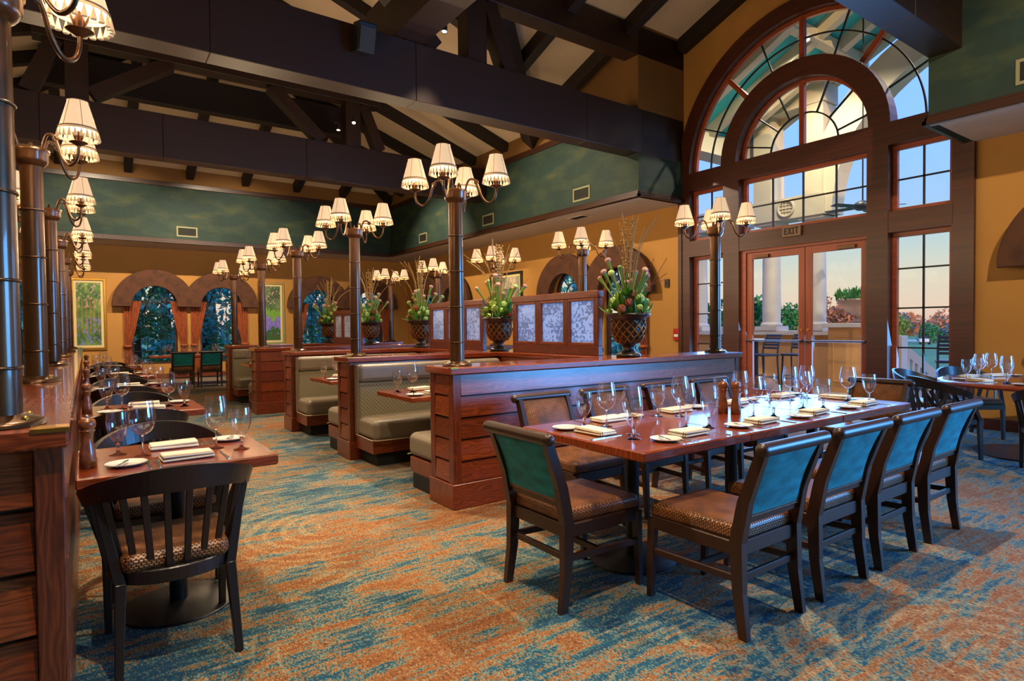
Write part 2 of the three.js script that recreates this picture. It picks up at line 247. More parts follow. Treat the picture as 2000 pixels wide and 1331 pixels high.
// sloped ceiling with rafters
{
  const zv = ZC - (7.56 - EV) / K, zw = 2 * ZC - zv, xr = XS - (7.56 - EV) / K, R = XS - XC, RY = EV + K * R;
  const slab = (pts, f) => { const g0 = extr(poly(pts), .14).rotateX(PI / 2), g = g0.index ? g0.toNonIndexed() : g0, p = g.attributes.position; for (let i = 0; i < p.count; i++) p.setY(i, p.getY(i) + .14 + f(p.getX(i), p.getZ(i))); g.computeVertexNormals(); return muv(g, 'x'); };
  const e = .1, fR = (x) => EV + K * (XS - x), fL = (x) => EV + K * (x - XSL), fB = (x, z) => EV + K * (z - ZG), fD = (x, z) => 7.56 - K * Math.abs(z - ZC);
  const ceil = struct('ceiling', [
    slab([[XS + e, ZG - e], [XC, ZG + R], [XC, ZF + .2], [XS + e, ZF + .2], [XS + e, zw], [xr, ZC], [XS + e, zv]], fR), slab([[XSL - e, ZG - e], [XC, ZG + R], [XC, ZF + .2], [XSL - e, ZF + .2]], fL), slab([[XSL - e, ZG - e], [XS + e, ZG - e], [XC, ZG + R]], fB),
    slab([[xr, ZC], [XS + .001, zv], [XS + e, zv], [XS + e, Z1 - e], [XW + .2, Z1 - e], [XW + .2, ZC]], fD), slab([[xr, ZC], [XW + .2, ZC], [XW + .2, Z0 + e], [XS + e, Z0 + e], [XS + e, zw]], fD)], M.ceil, 'pale plaster ceiling sloping up between dark rafters');
  const raf = (a, b, w = .18, t = .26) => { const d = V3(0, -t / 2 - .005, 0); obj('rafter', bar(V3(...a).add(d), V3(...b).add(d), w, t), M.rafter, ceil); };
  for (let z = -11.6; z > ZG; z -= 1.4) { const xe = Math.max(XC, XS - (z - ZG)); raf([XS, fR(XS), z], [xe, fR(xe), z], .26, .18); raf([XSL, EV, z], [2 * XC - xe, fR(xe), z], .26, .18); }
  for (let z = -10.2; z < ZF; z += 1.4) { raf([XSL, EV, z], [XC, RY, z], .26, .18); const xe = z < ZC ? xr + (ZC - z) / (ZC - zv) * (XS - xr) : z < zw ? xr + (z - ZC) / (zw - ZC) * (XS - xr) : XS; raf([xe, fR(xe), z], [XC, RY, z], .26, .18); }
  for (const x of [-1.84, -.44, .96, 2.37, 3.76, 5.18, 6.57]) { const ze = ZG + (x < XC ? x - XSL : XS - x); raf([x, EV, ZG], [x, fB(0, ze), ze]); }
  for (const x of [3.78, 5.18, 6.57, 7.92, 9.31]) { const zs = x < XS ? ZC - (x - xr) / (XS - xr) * (ZC - zv) : Z1; for (const s of [0, 1]) { const q = s ? 2 * ZC - zs : zs; raf([x, fD(x, q), q], [x, 7.56, ZC]); } }
  const hip = (n, a, b) => obj(n, bar(V3(a[0], a[1] - .2, a[2]), V3(b[0], b[1] - .2, b[2]), .26, .36), M.rafter, ceil);
  hip('hip_rafter', [XS, EV, ZG], [XC, RY, ZG + R]); hip('hip_rafter', [XSL, EV, ZG], [XC, RY, ZG + R]); hip('valley_rafter', [XS, EV, zv], [xr, 7.56, ZC]); hip('valley_rafter', [XS, EV, zw], [xr, 7.56, ZC]);
  obj('ridge_beam', BX(XC - .12, XC + .12, RY - .34, RY, ZG + R, ZF), M.rafter, ceil); obj('ridge_beam', BX(xr, XW, 7.2, 7.55, ZC - .12, ZC + .12), M.rafter, ceil);
}
// roof trusses
function truss(z, xr, label) { // z: face towards the door side
  const t = thing('timber_truss', label, 'roof truss', [0, 4.48, z]);
  const seams = [XSL, -.55, 1.2, 3.75, 6.9, xr];
  for (let i = 0; i < 5; i++) obj('chord_board', BX(seams[i] + .002, seams[i + 1] - .002, 0, .79, -.33, 0, { c: .006 }), M.beam, t);
  obj('upper_chord', BX(XC - 3.0, xr > XS ? xr : XC + 3.0, 1.74, 2.26, -.33, 0, { c: .006 }), M.beam, t);
  for (const x of [-.04, 4.76]) obj('post', BX(x - .165, x + .165, .79, 1.74, -.31, -.02, { c: .006 }), M.beam, t);
  for (const [a, b] of [[[.16, .93], [1.35, 1.74]], [[4.1, .83], [3.1, 1.74]], [[5.38, .82], [5.0, 1.74]], [[-.7, .82], [-.32, 1.74]]]) obj('brace', bar(V3(a[0], a[1], -.16), V3(b[0], b[1], -.16), .24, .24), M.beam, t);
  return t;
}
truss(Z1, XW - .005, 'dark boxed timber truss crossing the hall to the great window');
truss(-12.45, XS - .045, 'dark boxed timber truss crossing the hall above the far booths');
truss(Z0 + .33, XW - .005, 'dark boxed timber truss ending at the far jamb of the great window');
tag(obj('purlin_beam', BX(3.42, 3.88, 5.275, 5.95, Z1 - .9, 3), M.beam), 'dark boxed beam lying across the window truss above the aisle', 'beam');
tag(obj('collar_beam', BX(-.6, 5.35, 5.95, 6.6, -14.2, -13.95), M.rafter), 'dark cross beam hanging behind the far truss', 'beam');

// ---------------------------------------------------------------- great window
const gw = new THREE.Group(); gw.name = numbered('window_1'); gw.userData = { kind: 'structure', label: 'great arched window with dark frame and red sashes' }; scene.add(gw);
const wp = (name, sh, x0, d, mat, bev = 0) => obj(name, wallX(sh, x0, d), mat, gw);
const rectS = (a, b, c, d) => poly([[a, c], [b, c], [b, d], [a, d]]);
{
  const AY = 4.225, FX = XW - .05, FD = .2, GX = XW + .13;
  const zl = [-7.31, -6.565, -6.315, -6.145, -5.11, -4.147, -3.884, -3.80, -3.10];
  const o = archPath(ZC, 2.28, 0, AY, THREE.Shape); o.holes.push(archPath(ZC, 2.11, .001, AY)); wp('outer_frame', o, FX, FD, M.frame);
  const o2 = sector(ZC, AY, 2.28, 2.36, 0, PI); wp('arch_casing', o2, XW - .07, .075, M.frame);
  wp('side_casing', rectS(ZC - 2.36, ZC - 2.28, 0, AY), XW - .07, .075, M.frame); wp('side_casing', rectS(ZC + 2.28, ZC + 2.36, 0, AY), XW - .07, .075, M.frame);
  wp('mullion', rectS(-6.565, -6.25, 0, 4.0), FX - .02, FD, M.frame); wp('mullion', rectS(-4.147, -3.86, 0, 4.0), FX - .02, FD, M.frame);
  wp('transom', rectS(ZC - 2.12, ZC + 2.12, 2.66, 2.955), FX - .01, FD, M.frame); wp('transom', rectS(ZC - 2.12, ZC + 2.12, 3.90, AY), FX - .03, FD, M.frame);
  wp('inner_arch', sector(ZC, AY - .02, 1.09, 1.385, 0, PI), FX - .05, FD + .05, M.frame);
  wp('door_head', rectS(-6.25, -4.147, 2.615, 2.66), FX + .04, .12, M.sash); wp('door_jamb', rectS(-6.25, -6.15, 0, 2.615), FX + .04, .12, M.sash);
  // lights: pane with sash frame and muntins
  const light = (a, b, c, d, nz, ny) => {
    const s = rectS(a, b, c, d); s.holes.push(new THREE.Path(rectS(a + .06, b - .06, c + .06, d - .06).getPoints())); wp('sash', s, GX - .05, .07, M.sash);
    obj('pane', muv(new THREE.ShapeGeometry(rectS(a + .06, b - .06, c + .06, d - .06)).rotateY(-PI / 2).translate(GX, 0, 0)), M.pane, gw);
    for (let i = 1; i < nz; i++) { const z = a + (b - a) * i / nz; wp('muntin', rectS(z - .011, z + .011, c + .04, d - .04), GX - .015, .03, M.black); }
    for (const y of ny) wp('muntin', rectS(a + .04, b - .04, y - .011, y + .011), GX - .015, .03, M.black);
  };
  light(-7.31, -6.565, .06, 2.66, 2, [2.15, 1.585, 1.02, .46]); light(-7.31, -6.565, 2.955, 3.90, 2, [3.42]); light(-3.86, -3.10, .06, 2.66, 2, [2.15, 1.585, 1.02, .46]); light(-3.86, -3.10, 2.955, 3.90, 2, [3.42]); light(-6.25, -4.147, 2.955, 3.90, 4, [3.42]);
  // fan light rings
  const ring = (r0, r1, cuts, rm, spokes) => {
    for (let i = 0; i < cuts.length - 1; i++) {
      const a = cuts[i], b = cuts[i + 1];
      wp('sash', sector(ZC, AY, r1 - .065, r1, a, b), GX - .05, .07, M.sash);
      obj('pane', muv(new THREE.ShapeGeometry(sector(ZC, AY, r0, r1 - .02, a, b), 20).rotateY(-PI / 2).translate(GX, 0, 0)), M.pane, gw);
      wp('muntin', sector(ZC, AY, rm - .011, rm + .011, a, b), GX - .015, .03, M.black);
    }
    for (const a of cuts.slice(1, -1)) obj('glazing_bar', wallX(rectS(r0, r1, -.04, .04).clone(), 0, .08).applyMatrix4(new THREE.Matrix4().makeRotationX(-a)).translate(GX - .055, AY, ZC), M.sash, gw);
    for (const [a, q0, q1] of spokes) obj('muntin', wallX(rectS(q0, q1, -.011, .011), 0, .03).applyMatrix4(new THREE.Matrix4().makeRotationX(-a)).translate(GX - .015, AY, ZC), M.black, gw);
  };
  ring(1.385, 2.11, [0, PI * .27, PI / 2, PI * .73, PI], 1.75, [.13, .385, .615, .87].map((k) => [PI * k, 1.385, 2.1]));
  ring(.002, 1.09, [0, PI / 2, PI], .56, [.08, .23, .37, .63, .77, .92].map((k) => [PI * k, .56, 1.08]));
}
// second wide window further along the same wall, behind the viewer's right shoulder; it is mirrored in the divider, the chairs and the lamp poles
{
  const g = new THREE.Group(); g.name = numbered('window_2'); g.userData = { kind: 'structure', label: 'wide rectangular window past the round table' }; scene.add(g);
  const fr = (nm, a, b, c, d, m = M.frame) => obj(nm, BX(XW - .03, XW + .15, c, d, a, b, { g: b - a > d - c ? 'z' : 'y' }), m, g);
  fr('frame', 1.4, 1.5, .1, 3.5); fr('frame', 5.7, 5.8, .1, 3.5); fr('frame', 1.5, 5.7, .1, .2); fr('frame', 1.5, 5.7, 3.4, 3.5); fr('transom', 1.5, 5.7, 2.55, 2.68); for (const z of [2.9, 4.3]) { fr('mullion', z - .06, z + .06, .2, 2.55); fr('mullion', z - .06, z + .06, 2.68, 3.4); }
  for (const [a, b] of [[1.5, 2.84], [2.96, 4.24], [4.36, 5.7]]) for (const [c, d] of [[.2, 2.55], [2.68, 3.4]]) obj('pane', muv(new THREE.PlaneGeometry(b - a, d - c).rotateY(-PI / 2).translate(XW + .08, (c + d) / 2, (a + b) / 2)), M.pane, g);
}
// the two glass doors
function doorLeaf(n, z0, z1, hinge, label) {
  const g = new THREE.Group(); g.name = numbered('door_' + n); g.userData = { kind: 'structure', label }; scene.add(g); g.position.set(XW + .04, 0, (z0 + z1) / 2);
  const w = (z1 - z0) / 2 - .005, b = (nm, a) => obj(nm, a, M.sash, g);
  b('stile', BX(-.025, .025, .01, 2.61, -w, -w + .105, { g: 'y' })); b('stile', BX(-.025, .025, .01, 2.61, w - .105, w, { g: 'y' })); b('rail', BX(-.025, .025, 2.50, 2.61, -w + .105, w - .105, { g: 'z' })); b('rail', BX(-.025, .025, .01, .26, -w + .105, w - .105, { g: 'z' }));
  obj('pane', muv(new THREE.PlaneGeometry(2 * w - .21, 2.24).rotateY(-PI / 2).translate(0, 1.38, 0)), M.pane, g);
  const pb = obj('push_bar', [cyl(.014, .014, 2 * w - .04, 10).rotateX(PI / 2).translate(-.075, 1.10, -w + .02)], M.bronzed, g); obj('bracket', [BX(-.08, -.025, 1.08, 1.12, -w + .03, -w + .06), BX(-.08, -.025, 1.08, 1.12, w - .06, w - .03)], M.bronzed, pb);
  obj('door_closer', [B(.05, .055, .26, -.05, 2.535, hinge * (w - .3)), bar(V3(-.05, 2.5, hinge * (w - .42)), V3(-.05, 2.56, hinge * (w - .14)), .012)], M.bronzed, g);
  obj('pull_handle', tube([[.05, .93, -hinge * (w - .06)], [.1, .95, -hinge * (w - .06)], [.1, 1.2, -hinge * (w - .06)], [.05, 1.22, -hinge * (w - .06)]], .012, 16, 8), M.steel, g);
  obj('lock', cyl(.02, .02, .015, 12).rotateZ(PI / 2).translate(-.025, 1.28, -hinge * (w - .05)), M.brass, g);
}
doorLeaf(1, -6.15, -5.11, -1, 'red wooden glass door leaf beside the divider end'); doorLeaf(2, -5.11, -4.147, 1, 'red wooden glass door leaf in front of the stone planter');
const font = await new FontLoader().loadAsync('fonts/droid/droid_sans_bold.typeface.json');
{
  const t = thing('exit_sign', 'dim exit sign plate above the glass doors', 'sign', [XW - .1, 2.79, -5.27]);
  obj('plate', BX(-.02, .02, 0, .17, -.15, .15), S('#86664a', .5), t);
  const g = new TextGeometry('EXIT', { font, size: .1, depth: .006, curveSegments: 4 }); g.computeBoundingBox(); g.translate(-g.boundingBox.max.x / 2, 0, 0).scale(.86, 1.12, 1).rotateY(-PI / 2).translate(-.021, .03, 0); obj('lettering', g, M.black, t);
  tag(t, 'dim exit sign plate above the glass doors', 'sign');
}
// ---------------------------------------------------------------- arched windows, valances, curtains
let wn = 3;
function archWindow(put, label) { // local: x along the wall, y up, z into the room
  const g = new THREE.Group(); g.name = numbered('window_' + wn++); g.userData = { kind: 'structure', label }; scene.add(g); put(g);
  const f = archPath(0, WR, WY0, WYS, THREE.Shape); f.holes.push(archPath(0, WR - .06, WY0 + .06, WYS)); obj('frame', muv(extr(f, .08).translate(0, 0, -.16), 'y'), M.dark, g);
  obj('pane', muv(new THREE.ShapeGeometry(archPath(0, WR - .05, WY0 + .05, WYS, THREE.Shape), 20).translate(0, 0, -.12)), M.pane, g);
  const bar_ = (a) => obj('muntin', a, M.black, g);
  for (const x of [-.17, .17]) bar_(BX(x - .009, x + .009, WY0 + .05, WYS - .0, -.135, -.105)); bar_(BX(-.009, .009, WYS + .25, WYS + .52, -.135, -.105));
  for (let y = WYS; y > WY0 + .1; y -= .345) bar_(BX(-WR + .05, WR - .05, y - .009, y + .009, -.135, -.105));
  bar_(extr(sector(0, WYS, .235, .253, 0, PI), .03).translate(0, 0, -.135)); for (const s of [-1, 1]) bar_(bar(V3(s * .17, WYS + .17, -.12), V3(s * .37, WYS + .37, -.12), .018, .03));
}
// padded valance over a pair of windows
function valance(put, c0, c1, label) {
  const t = thing('window_valance', label, 'valance'); put(t);
  const m = (c0 + c1) / 2, h = (c1 - c0) / 2, Ro = 1.0, Ri = .56, yb = 2.06, yc = 2.07, a = Math.acos(Math.min(1, h / Ro)), s = new THREE.Shape();
  s.moveTo(-h - Ro, yb); s.lineTo(-h - Ri, yb); s.absarc(-h, yc, Ri, PI, 0, true); s.lineTo(h - Ri, yb); s.absarc(h, yc, Ri, PI, 0, true); s.lineTo(h + Ro, yb); s.absarc(h, yc, Ro, 0, PI - a, false); s.absarc(-h, yc, Ro, a, PI, false); s.closePath();
  obj('padded_panel', muv(extr(s, .1, .012, 24).translate(0, 0, .125)), M.suede, t); t.translateX(m);
  for (const x of [-h - (Ro + Ri) / 2, 0, h + (Ro + Ri) / 2]) obj('piping', cyl(.022, .022, x ? Ro - Ri : 2 * (h - Ri), 8).rotateZ(PI / 2).translate(x + (x ? Ro - Ri : 2 * (h - Ri)) / 2, yb, .235), M.suede, t);
}
function curtain(put, x, w0, side, label) { // gathered panel pulled to one side, tied low
  const t = thing('curtain', label, 'curtain'); put(t); t.translateX(x);
  const N = 64, Y = 14, pos = [], idx = [], uv = [], yTop = 2.2, yTie = .95, yBot = .12;
  for (let j = 0; j <= Y; j++) { const y = yTop + (yBot - yTop) * j / Y, k = y > yTie ? Math.pow((y - yTie) / (yTop - yTie), .8) : Math.min(1, (yTie - y) / .8) * .45, w = .15 + (w0 - .15) * k, cx = side * (w - .15) / 2; for (let i = 0; i <= N; i++) { const a = i / N; pos.push(cx + (a - .5) * w, y, .062 + .03 * Math.sin(a * 2 * PI * 6 + .6 * Math.sin(j * .4)) * (.6 + .4 * k)); uv.push(a, y); } }
  for (let j = 0; j < Y; j++) for (let i = 0; i < N; i++) { const o = j * (N + 1) + i; idx.push(o, o + N + 1, o + 1, o + 1, o + N + 1, o + N + 2); }
  const g = new THREE.BufferGeometry(); g.setAttribute('position', new THREE.Float32BufferAttribute(pos, 3)); g.setAttribute('uv', new THREE.Float32BufferAttribute(uv, 2)); g.setIndex(idx); g.computeVertexNormals();
  const b = g.clone().toNonIndexed().translate(0, 0, -.012); b.attributes.position.array.reverse; obj('cloth', [g, b], CUR, t);
  obj('tieback', new THREE.TorusGeometry(.085, .02, 6, 16).rotateX(PI / 2).scale(1.05, 1.6, .8).translate(0, yTie, .07), CUR, t);
}
const CUR = M.curtain.clone(); CUR.side = THREE.DoubleSide;
const onBack = (g) => g.position.set(0, 0, ZB), onRight = (g) => { g.position.set(XW, 0, 0); g.rotation.y = -PI / 2; };
const nth = ['first', 'second', 'third', 'fourth', 'fifth', 'sixth', 'seventh', 'eighth'];
backC.forEach((c, i) => archWindow((g) => { onBack(g); g.translateX(c); }, 'arched multi-pane window in the back wall'));
rightC.forEach((c, i) => archWindow((g) => { onRight(g); g.translateX(c); }, 'arched multi-pane window in the window wall'));
[[0, 'beyond the long counter'], [2, 'between the two garden paintings'], [4, 'behind the last booth']].forEach(([i, w]) => {
  valance(onBack, backC[i], backC[i + 1], 'brown padded double-arch valance on the back wall ' + w);
  curtain(onBack, backC[i] - .66, .42, 1, 'rust curtain at the counter-side edge, ' + w); curtain(onBack, (backC[i] + backC[i + 1]) / 2 - .13, .42, -1, 'rust curtain tied at the middle pier ' + w + ', counter side'); curtain(onBack, (backC[i] + backC[i + 1]) / 2 + .13, .42, 1, 'rust curtain tied at the middle pier ' + w + ', other side'); curtain(onBack, backC[i + 1] + .66, .42, -1, 'rust curtain at the window-wall edge, ' + w);
});
[[0, 'nearest the far corner'], [2, 'behind the frosted screen'], [4, 'beside the round table']].forEach(([i, w]) => {
  valance(onRight, rightC[i], rightC[i + 1], 'brown padded double-arch valance on the window wall ' + w);
  curtain(onRight, rightC[i] - .66, .42, 1, 'rust curtain on the window wall ' + w + ', far edge'); curtain(onRight, (rightC[i] + rightC[i + 1]) / 2, .5, 1, 'rust curtain on the window wall ' + w + ', at the middle pier'); curtain(onRight, rightC[i + 1] + .66, .42, -1, 'rust curtain on the window wall ' + w + ', door edge');
});
// ---------------------------------------------------------------- pictures, vents, small wall things
function paintingT(f) { return tex(256, 512, f); }
const gardenA = paintingT((u, v) => { const n = fbm(u * 5, v * 10, 5, 10, 81, 4), m = fbm(u * 16, v * 32, 16, 32, 84, 3); let c = mix([34, 66, 30], [110, 150, 60], cl(n * 1.5 - .2)); if (m > .6 && v < .45) c = mix(c, [120, 116, 214], .8); if (m > .62 && v > .6) c = mix(c, [214, 160, 170], .7); if (Math.abs(((u * 6 + .2 * n) % 1) - .5) < .12 && v > .2 && v < .75) c = mix(c, [196, 112, 50], .55); return c; });
const gardenB = paintingT((u, v) => { const n = fbm(u * 5, v * 10, 5, 10, 91, 4), m = fbm(u * 16, v * 32, 16, 32, 94, 3); v = cl(v + (n - .5) * .35 + (m - .5) * .2); let c = v > .55 ? mix([40, 70, 34], [120, 140, 90], cl(n * 1.6 - .3)) : v > .38 ? mix([96, 150, 40], [140, 176, 60], n) : v > .2 ? mix([90, 90, 170], [160, 130, 220], m) : mix([40, 90, 30], [150, 60, 60], cl(m * 3 - 1.5)); if (m > .66 && v > .7) c = mix(c, [230, 160, 170], .8); return c; });
const gardenC = paintingT((u, v) => { const n = fbm(u * 5, v * 6, 5, 6, 71, 4), m = fbm(u * 20, v * 30, 20, 30, 74, 3); return mix(mix([60, 90, 80], [200, 190, 160], cl(n * 1.6 - .3)), [190, 120, 100], m > .62 ? .6 : 0); });
function picture(put, x, y0, w, h, map, label, fm) {
  const t = thing('painting', label, 'painting'); put(t); t.translateX(x); t.translateY(y0);
  const f = rectS(-w / 2, w / 2, 0, h); f.holes.push(new THREE.Path(rectS(-w / 2 + .05, w / 2 - .05, .05, h - .05).getPoints())); obj('frame', muv(extr(f, .035, .008).translate(0, 0, .01), 'y'), fm, t);
  const q = rectS(-w / 2 + .045, w / 2 - .045, .045, h - .045); q.holes.push(new THREE.Path(rectS(-w / 2 + .12, w / 2 - .12, .12, h - .12).getPoints())); obj('mat', extr(q, .012).translate(0, 0, .012), S('#d8c48a', .8), t);
  obj('canvas', new THREE.PlaneGeometry(w - .23, h - .23).translate(0, h / 2, .016), S('#ffffff', .6, { map }), t);
}
picture(onBack, .07, .87, .78, 1.92, gardenA, 'tall framed garden painting with violet flowers near the counter end', M.brass);
picture(onBack, 4.74, .91, .78, 1.93, gardenB, 'tall framed garden painting of a lawn between the window pairs', M.brass);
picture(onRight, -13.45, 1.3, 1.5, 1.55, gardenC, 'dark framed picture on the window wall behind an urn', M.black);
function vent(put, label, w = .5, h = .27, fm = M.vent) {
  const t = thing('wall_vent', label, 'air vent'); put(t);
  const f = rectS(-w / 2, w / 2, 0, h); f.holes.push(new THREE.Path(rectS(-w / 2 + .035, w / 2 - .035, .035, h - .035).getPoints())); obj('frame', extr(f, .012).translate(0, 0, .001), fm, t); obj('backing', BX(-w / 2 + .03, w / 2 - .03, .03, h - .03, 0, .004), M.ventd, t);
  for (let i = 0; i < 8; i++) obj('louvre', B(w - .07, .012, .004, 0, .05 + i * (h - .1) / 7, .008, { r: [.6, 0, 0], c: .0005 }), M.ventd, t);
}
vent((g) => g.position.set(2.28, 3.89, ZG), 'wide vent grille in the green frieze of the back wall');
[[-8.99, 'closest to the great window'], [-12.4, 'between the two trusses'], [-15.9, 'closest to the far corner'], [-1.87, 'past the great window']].forEach(([z, w]) => vent((g) => { g.position.set(XS, 3.89, z); g.rotation.y = -PI / 2; }, 'green frieze vent above the window wall, ' + w));
vent((g) => { g.position.set(8.75, HS, -9.6); g.rotation.set(PI / 2, 0, PI / 2, 'YXZ'); }, 'pale vent set into the underside of the soffit', .5, .27, M.soffit);
{
  const t = thing('fire_alarm', 'small red fire alarm pull box on ochre wall', 'fire alarm', [XW, 1.08, -7.63]); obj('box', BX(-.05, 0, 0, .23, -.08, .08), M.alarm, t); obj('pull_lever', BX(-.065, -.05, .07, .12, -.05, .05), M.white, t);
  const s = thing('wall_speaker', 'small dark box on ochre wall above the fire alarm', 'control box', [XW, 2.13, -7.88]); obj('box', BX(-.04, 0, 0, .16, -.05, .05), S('#4a3a2a', .6), s); obj('grille', BX(-.045, -.04, .03, .13, -.03, .03), M.black, s);
}
// ---------------------------------------------------------------- booth dividers
const DZ = [-3.88, -6.03, -8.18, -10.2, -12.45], DH = 1.07, DX0 = 2.215, DX1 = 5.8, DT = .36, SPX = 4.22;
function planks(t, n, x0, x1, y0, y1, z, s, mats = [M.red, M.red2, M.red3], nm = 'plank') { // horizontal boards on a face at z looking along s
  const h = (y1 - y0) / n; for (let i = 0; i < n; i++) obj(nm, B(x1 - x0, h - .007, .02, (x0 + x1) / 2, y0 + h * (i + .5), z + s * .006, { r: [-s * .07, 0, 0], c: .003 }), mats[(i * 5 + (x0 * 7 | 0)) % mats.length < 0 ? 0 : Math.abs((i * 5 + (x0 * 7 | 0))) % mats.length], t);
}
function divider(i, label) { // local origin at the aisle end, near face
  const t = thing('booth_divider', label, 'divider wall', [DX0, 0, DZ[i]]), L = DX1 - DX0;
  obj('core', BX(.03, L - .03, 0, DH - .06, -DT + .03, -.03, { c: .001 }), M.dark, t);
  const cap = obj('cap', BX(-.03, L + .03, DH - .055, DH, -DT - .03, .03, { c: .008 }), M.top, t); obj('corner_plate', [BX(-.033, .03, DH - .002, DH + .002, -.02, .032, { c: .0005 }), BX(-.033, .03, DH - .012, DH + .001, .028, .0325, { c: .0005 })], M.brass, cap);
  for (const z of [-.035, -DT + .035]) for (const x of [.035, L - .035]) obj('corner_post', BX(x - .035, x + .035, .19, DH - .055, z - .035, z + .035), M.red2, t);
  obj('base_board', BX(-.012, L + .012, 0, .19, -DT - .012, .012, { c: .006 }), M.red, t);
  planks(t, 5, .07, L - .07, .19, DH - .055, -.02, 1); if (i === 2) planks(t, 5, .07, L - .07, .19, DH - .055, -DT + .02, -1);
  const h = (DH - .245) / 5; for (const [x, s] of [[.016, -1], [L - .016, 1]]) for (let k = 0; k < 5; k++) obj('end_board', B(.022, h - .012, DT - .14, x, .19 + h * (k + .5), -DT / 2, { r: [0, 0, s * .06], g: 'z' }), [M.red3, M.red, M.red2][k % 3], t);
  return t;
}
['next to the long table', 'between the two nearer booths', 'behind the second booth', 'facing the cross aisle', 'behind the farthest booth'].forEach((w, i) => divider(i, 'red-brown plank booth divider with wide cap, ' + w));
// spine walls between dividers and the frosted screens on them
function spine(i, j, label, slabel) {
  const z0 = DZ[i] - DT - .035, z1 = DZ[j] + .035, L = z0 - z1, t = thing('low_partition', label, 'partition', [SPX, 0, z0]);
  obj('core', BX(-.12, .12, 0, DH - .06, -L, 0, { c: .001 }), M.dark, t); obj('cap', BX(-.17, .17, DH - .055, DH, -L, 0, { c: .008 }), M.top, t);
  for (let k = 0; k < 5; k++) { const h = (DH - .245) / 5; for (const s of [-1, 1]) obj('plank', B(.02, h + .004, L - .01, s * .125, .19 + h * (k + .5), -L / 2, { r: [0, 0, s * .05], g: 'z' }), [M.red, M.red3, M.red2][k % 3], t); } obj('base_board', BX(-.14, .14, 0, .19, -L + .002, -.002), M.red, t);
  const s = thing('frosted_screen', slabel, 'screen', [SPX, DH, z0 - .12]), W = L - .24, H = .66, q = (a, b, c, d) => BX(-.03, .03, a, b, -d, -c, { g: d - c > b - a ? 'z' : 'y' });
  obj('sill', q(0, .1, 0, W), M.red2, s); obj('top_rail', BX(-.04, .04, H - .07, H, -W - .01, .01, { g: 'z' }), M.red, s); const st = [0, W / 3, 2 * W / 3, W]; st.forEach((c, k) => obj('stile', q(.1, H - .07, k === 0 ? 0 : k === 3 ? W - .05 : c - .03, k === 0 ? .05 : k === 3 ? W : c + .03), M.red2, s));
  for (let k = 0; k < 3; k++) { const a = k === 0 ? .05 : st[k] + .03, b = k === 2 ? W - .05 : st[k + 1] - .03; obj('inner_frame', [q(.1, .13, a, b), q(H - .1, H - .07, a, b), q(.13, H - .1, a, a + .025), q(.13, H - .1, b - .025, b)], M.red3, s); obj('frosted_pane', muv(new THREE.BoxGeometry(.006, H - .23, b - a - .05).translate(0, (H + .03) / 2, -(a + b) / 2), 'z'), M.frost, s); }
}
spine(0, 1, 'low red-brown partition wall behind the nearest booth', 'three-pane frosted glass screen above the nearest booth'); spine(1, 2, 'low red-brown partition wall behind the second booth', 'three-pane frosted glass screen above the second booth'); spine(3, 4, 'low red-brown partition wall behind the farthest booth', 'three-pane frosted glass screen above the farthest booth');
// ---------------------------------------------------------------- booth benches
function cushion(L, D, H, r = .06) { // rounded, crowned seat cushion; x along the bench, z depth
  const g = new RoundedBoxGeometry(L, H, D, 4, r), p = g.attributes.position; for (let i = 0; i < p.count; i++) if (p.getY(i) > 0) { const a = p.getX(i) / L * 2, b = p.getZ(i) / D * 2; p.setY(i, p.getY(i) + .03 * (1 - a * a * a * a) * (1 - b * b)); } g.computeVertexNormals(); return muv(g, 'x');
}
function bench(zface, s, label) { // s: direction in which the sitter faces along z
  const t = thing('booth_bench', label, 'bench', [DX0 + .05, 0, zface], s > 0 ? 0 : PI), L = SPX - .185 - DX0 - .05, X = (a) => (s > 0 ? a : -a), mid = X(L / 2);
  obj('kick_base', BX(mid - L / 2 + .06, mid + L / 2, 0, .13, .02, .42), M.kick, t); obj('seat_box', BX(mid - L / 2, mid + L / 2, .13, .26, .01, .47, { c: .004 }), M.red, t);
  obj('seat_cushion', cushion(L, .5, .2).translate(mid, .36, .27), M.vinyl, t); obj('welt', tube([[mid - L / 2, .27, .02], [mid - L / 2 + .0, .27, .5], [mid - L / 2 + .03, .27, .52], [mid + L / 2, .27, .52]], .006, 40, 6), S('#cdbb96', .6), t);
  obj('back_panel', muv(new RoundedBoxGeometry(L, .52, .1, 3, .03), 'x').translate(mid, .55, .056), M.booth, t); obj('back_roll', muv(new RoundedBoxGeometry(L, .19, .12, 4, .05), 'x').translate(mid, .905, .066), M.vinyl, t); obj('back_trim', BX(mid - L / 2 - .006, mid - L / 2 + .012, .28, .99, .006, .1), M.vinyl, t);
}
bench(DZ[0] - DT - .012, -1, 'grey upholstered booth bench backed against the divider by the long table'); bench(DZ[1] + .012, 1, 'grey upholstered booth bench facing the divider by the long table');
bench(DZ[1] - DT - .012, -1, 'grey upholstered booth bench on the back of the second divider'); bench(DZ[2] + .012, 1, 'grey upholstered booth bench facing the second divider');
bench(DZ[3] - DT - .012, -1, 'grey upholstered booth bench on the back of the cross-aisle divider'); bench(DZ[4] + .012, 1, 'grey upholstered booth bench facing the cross-aisle divider');

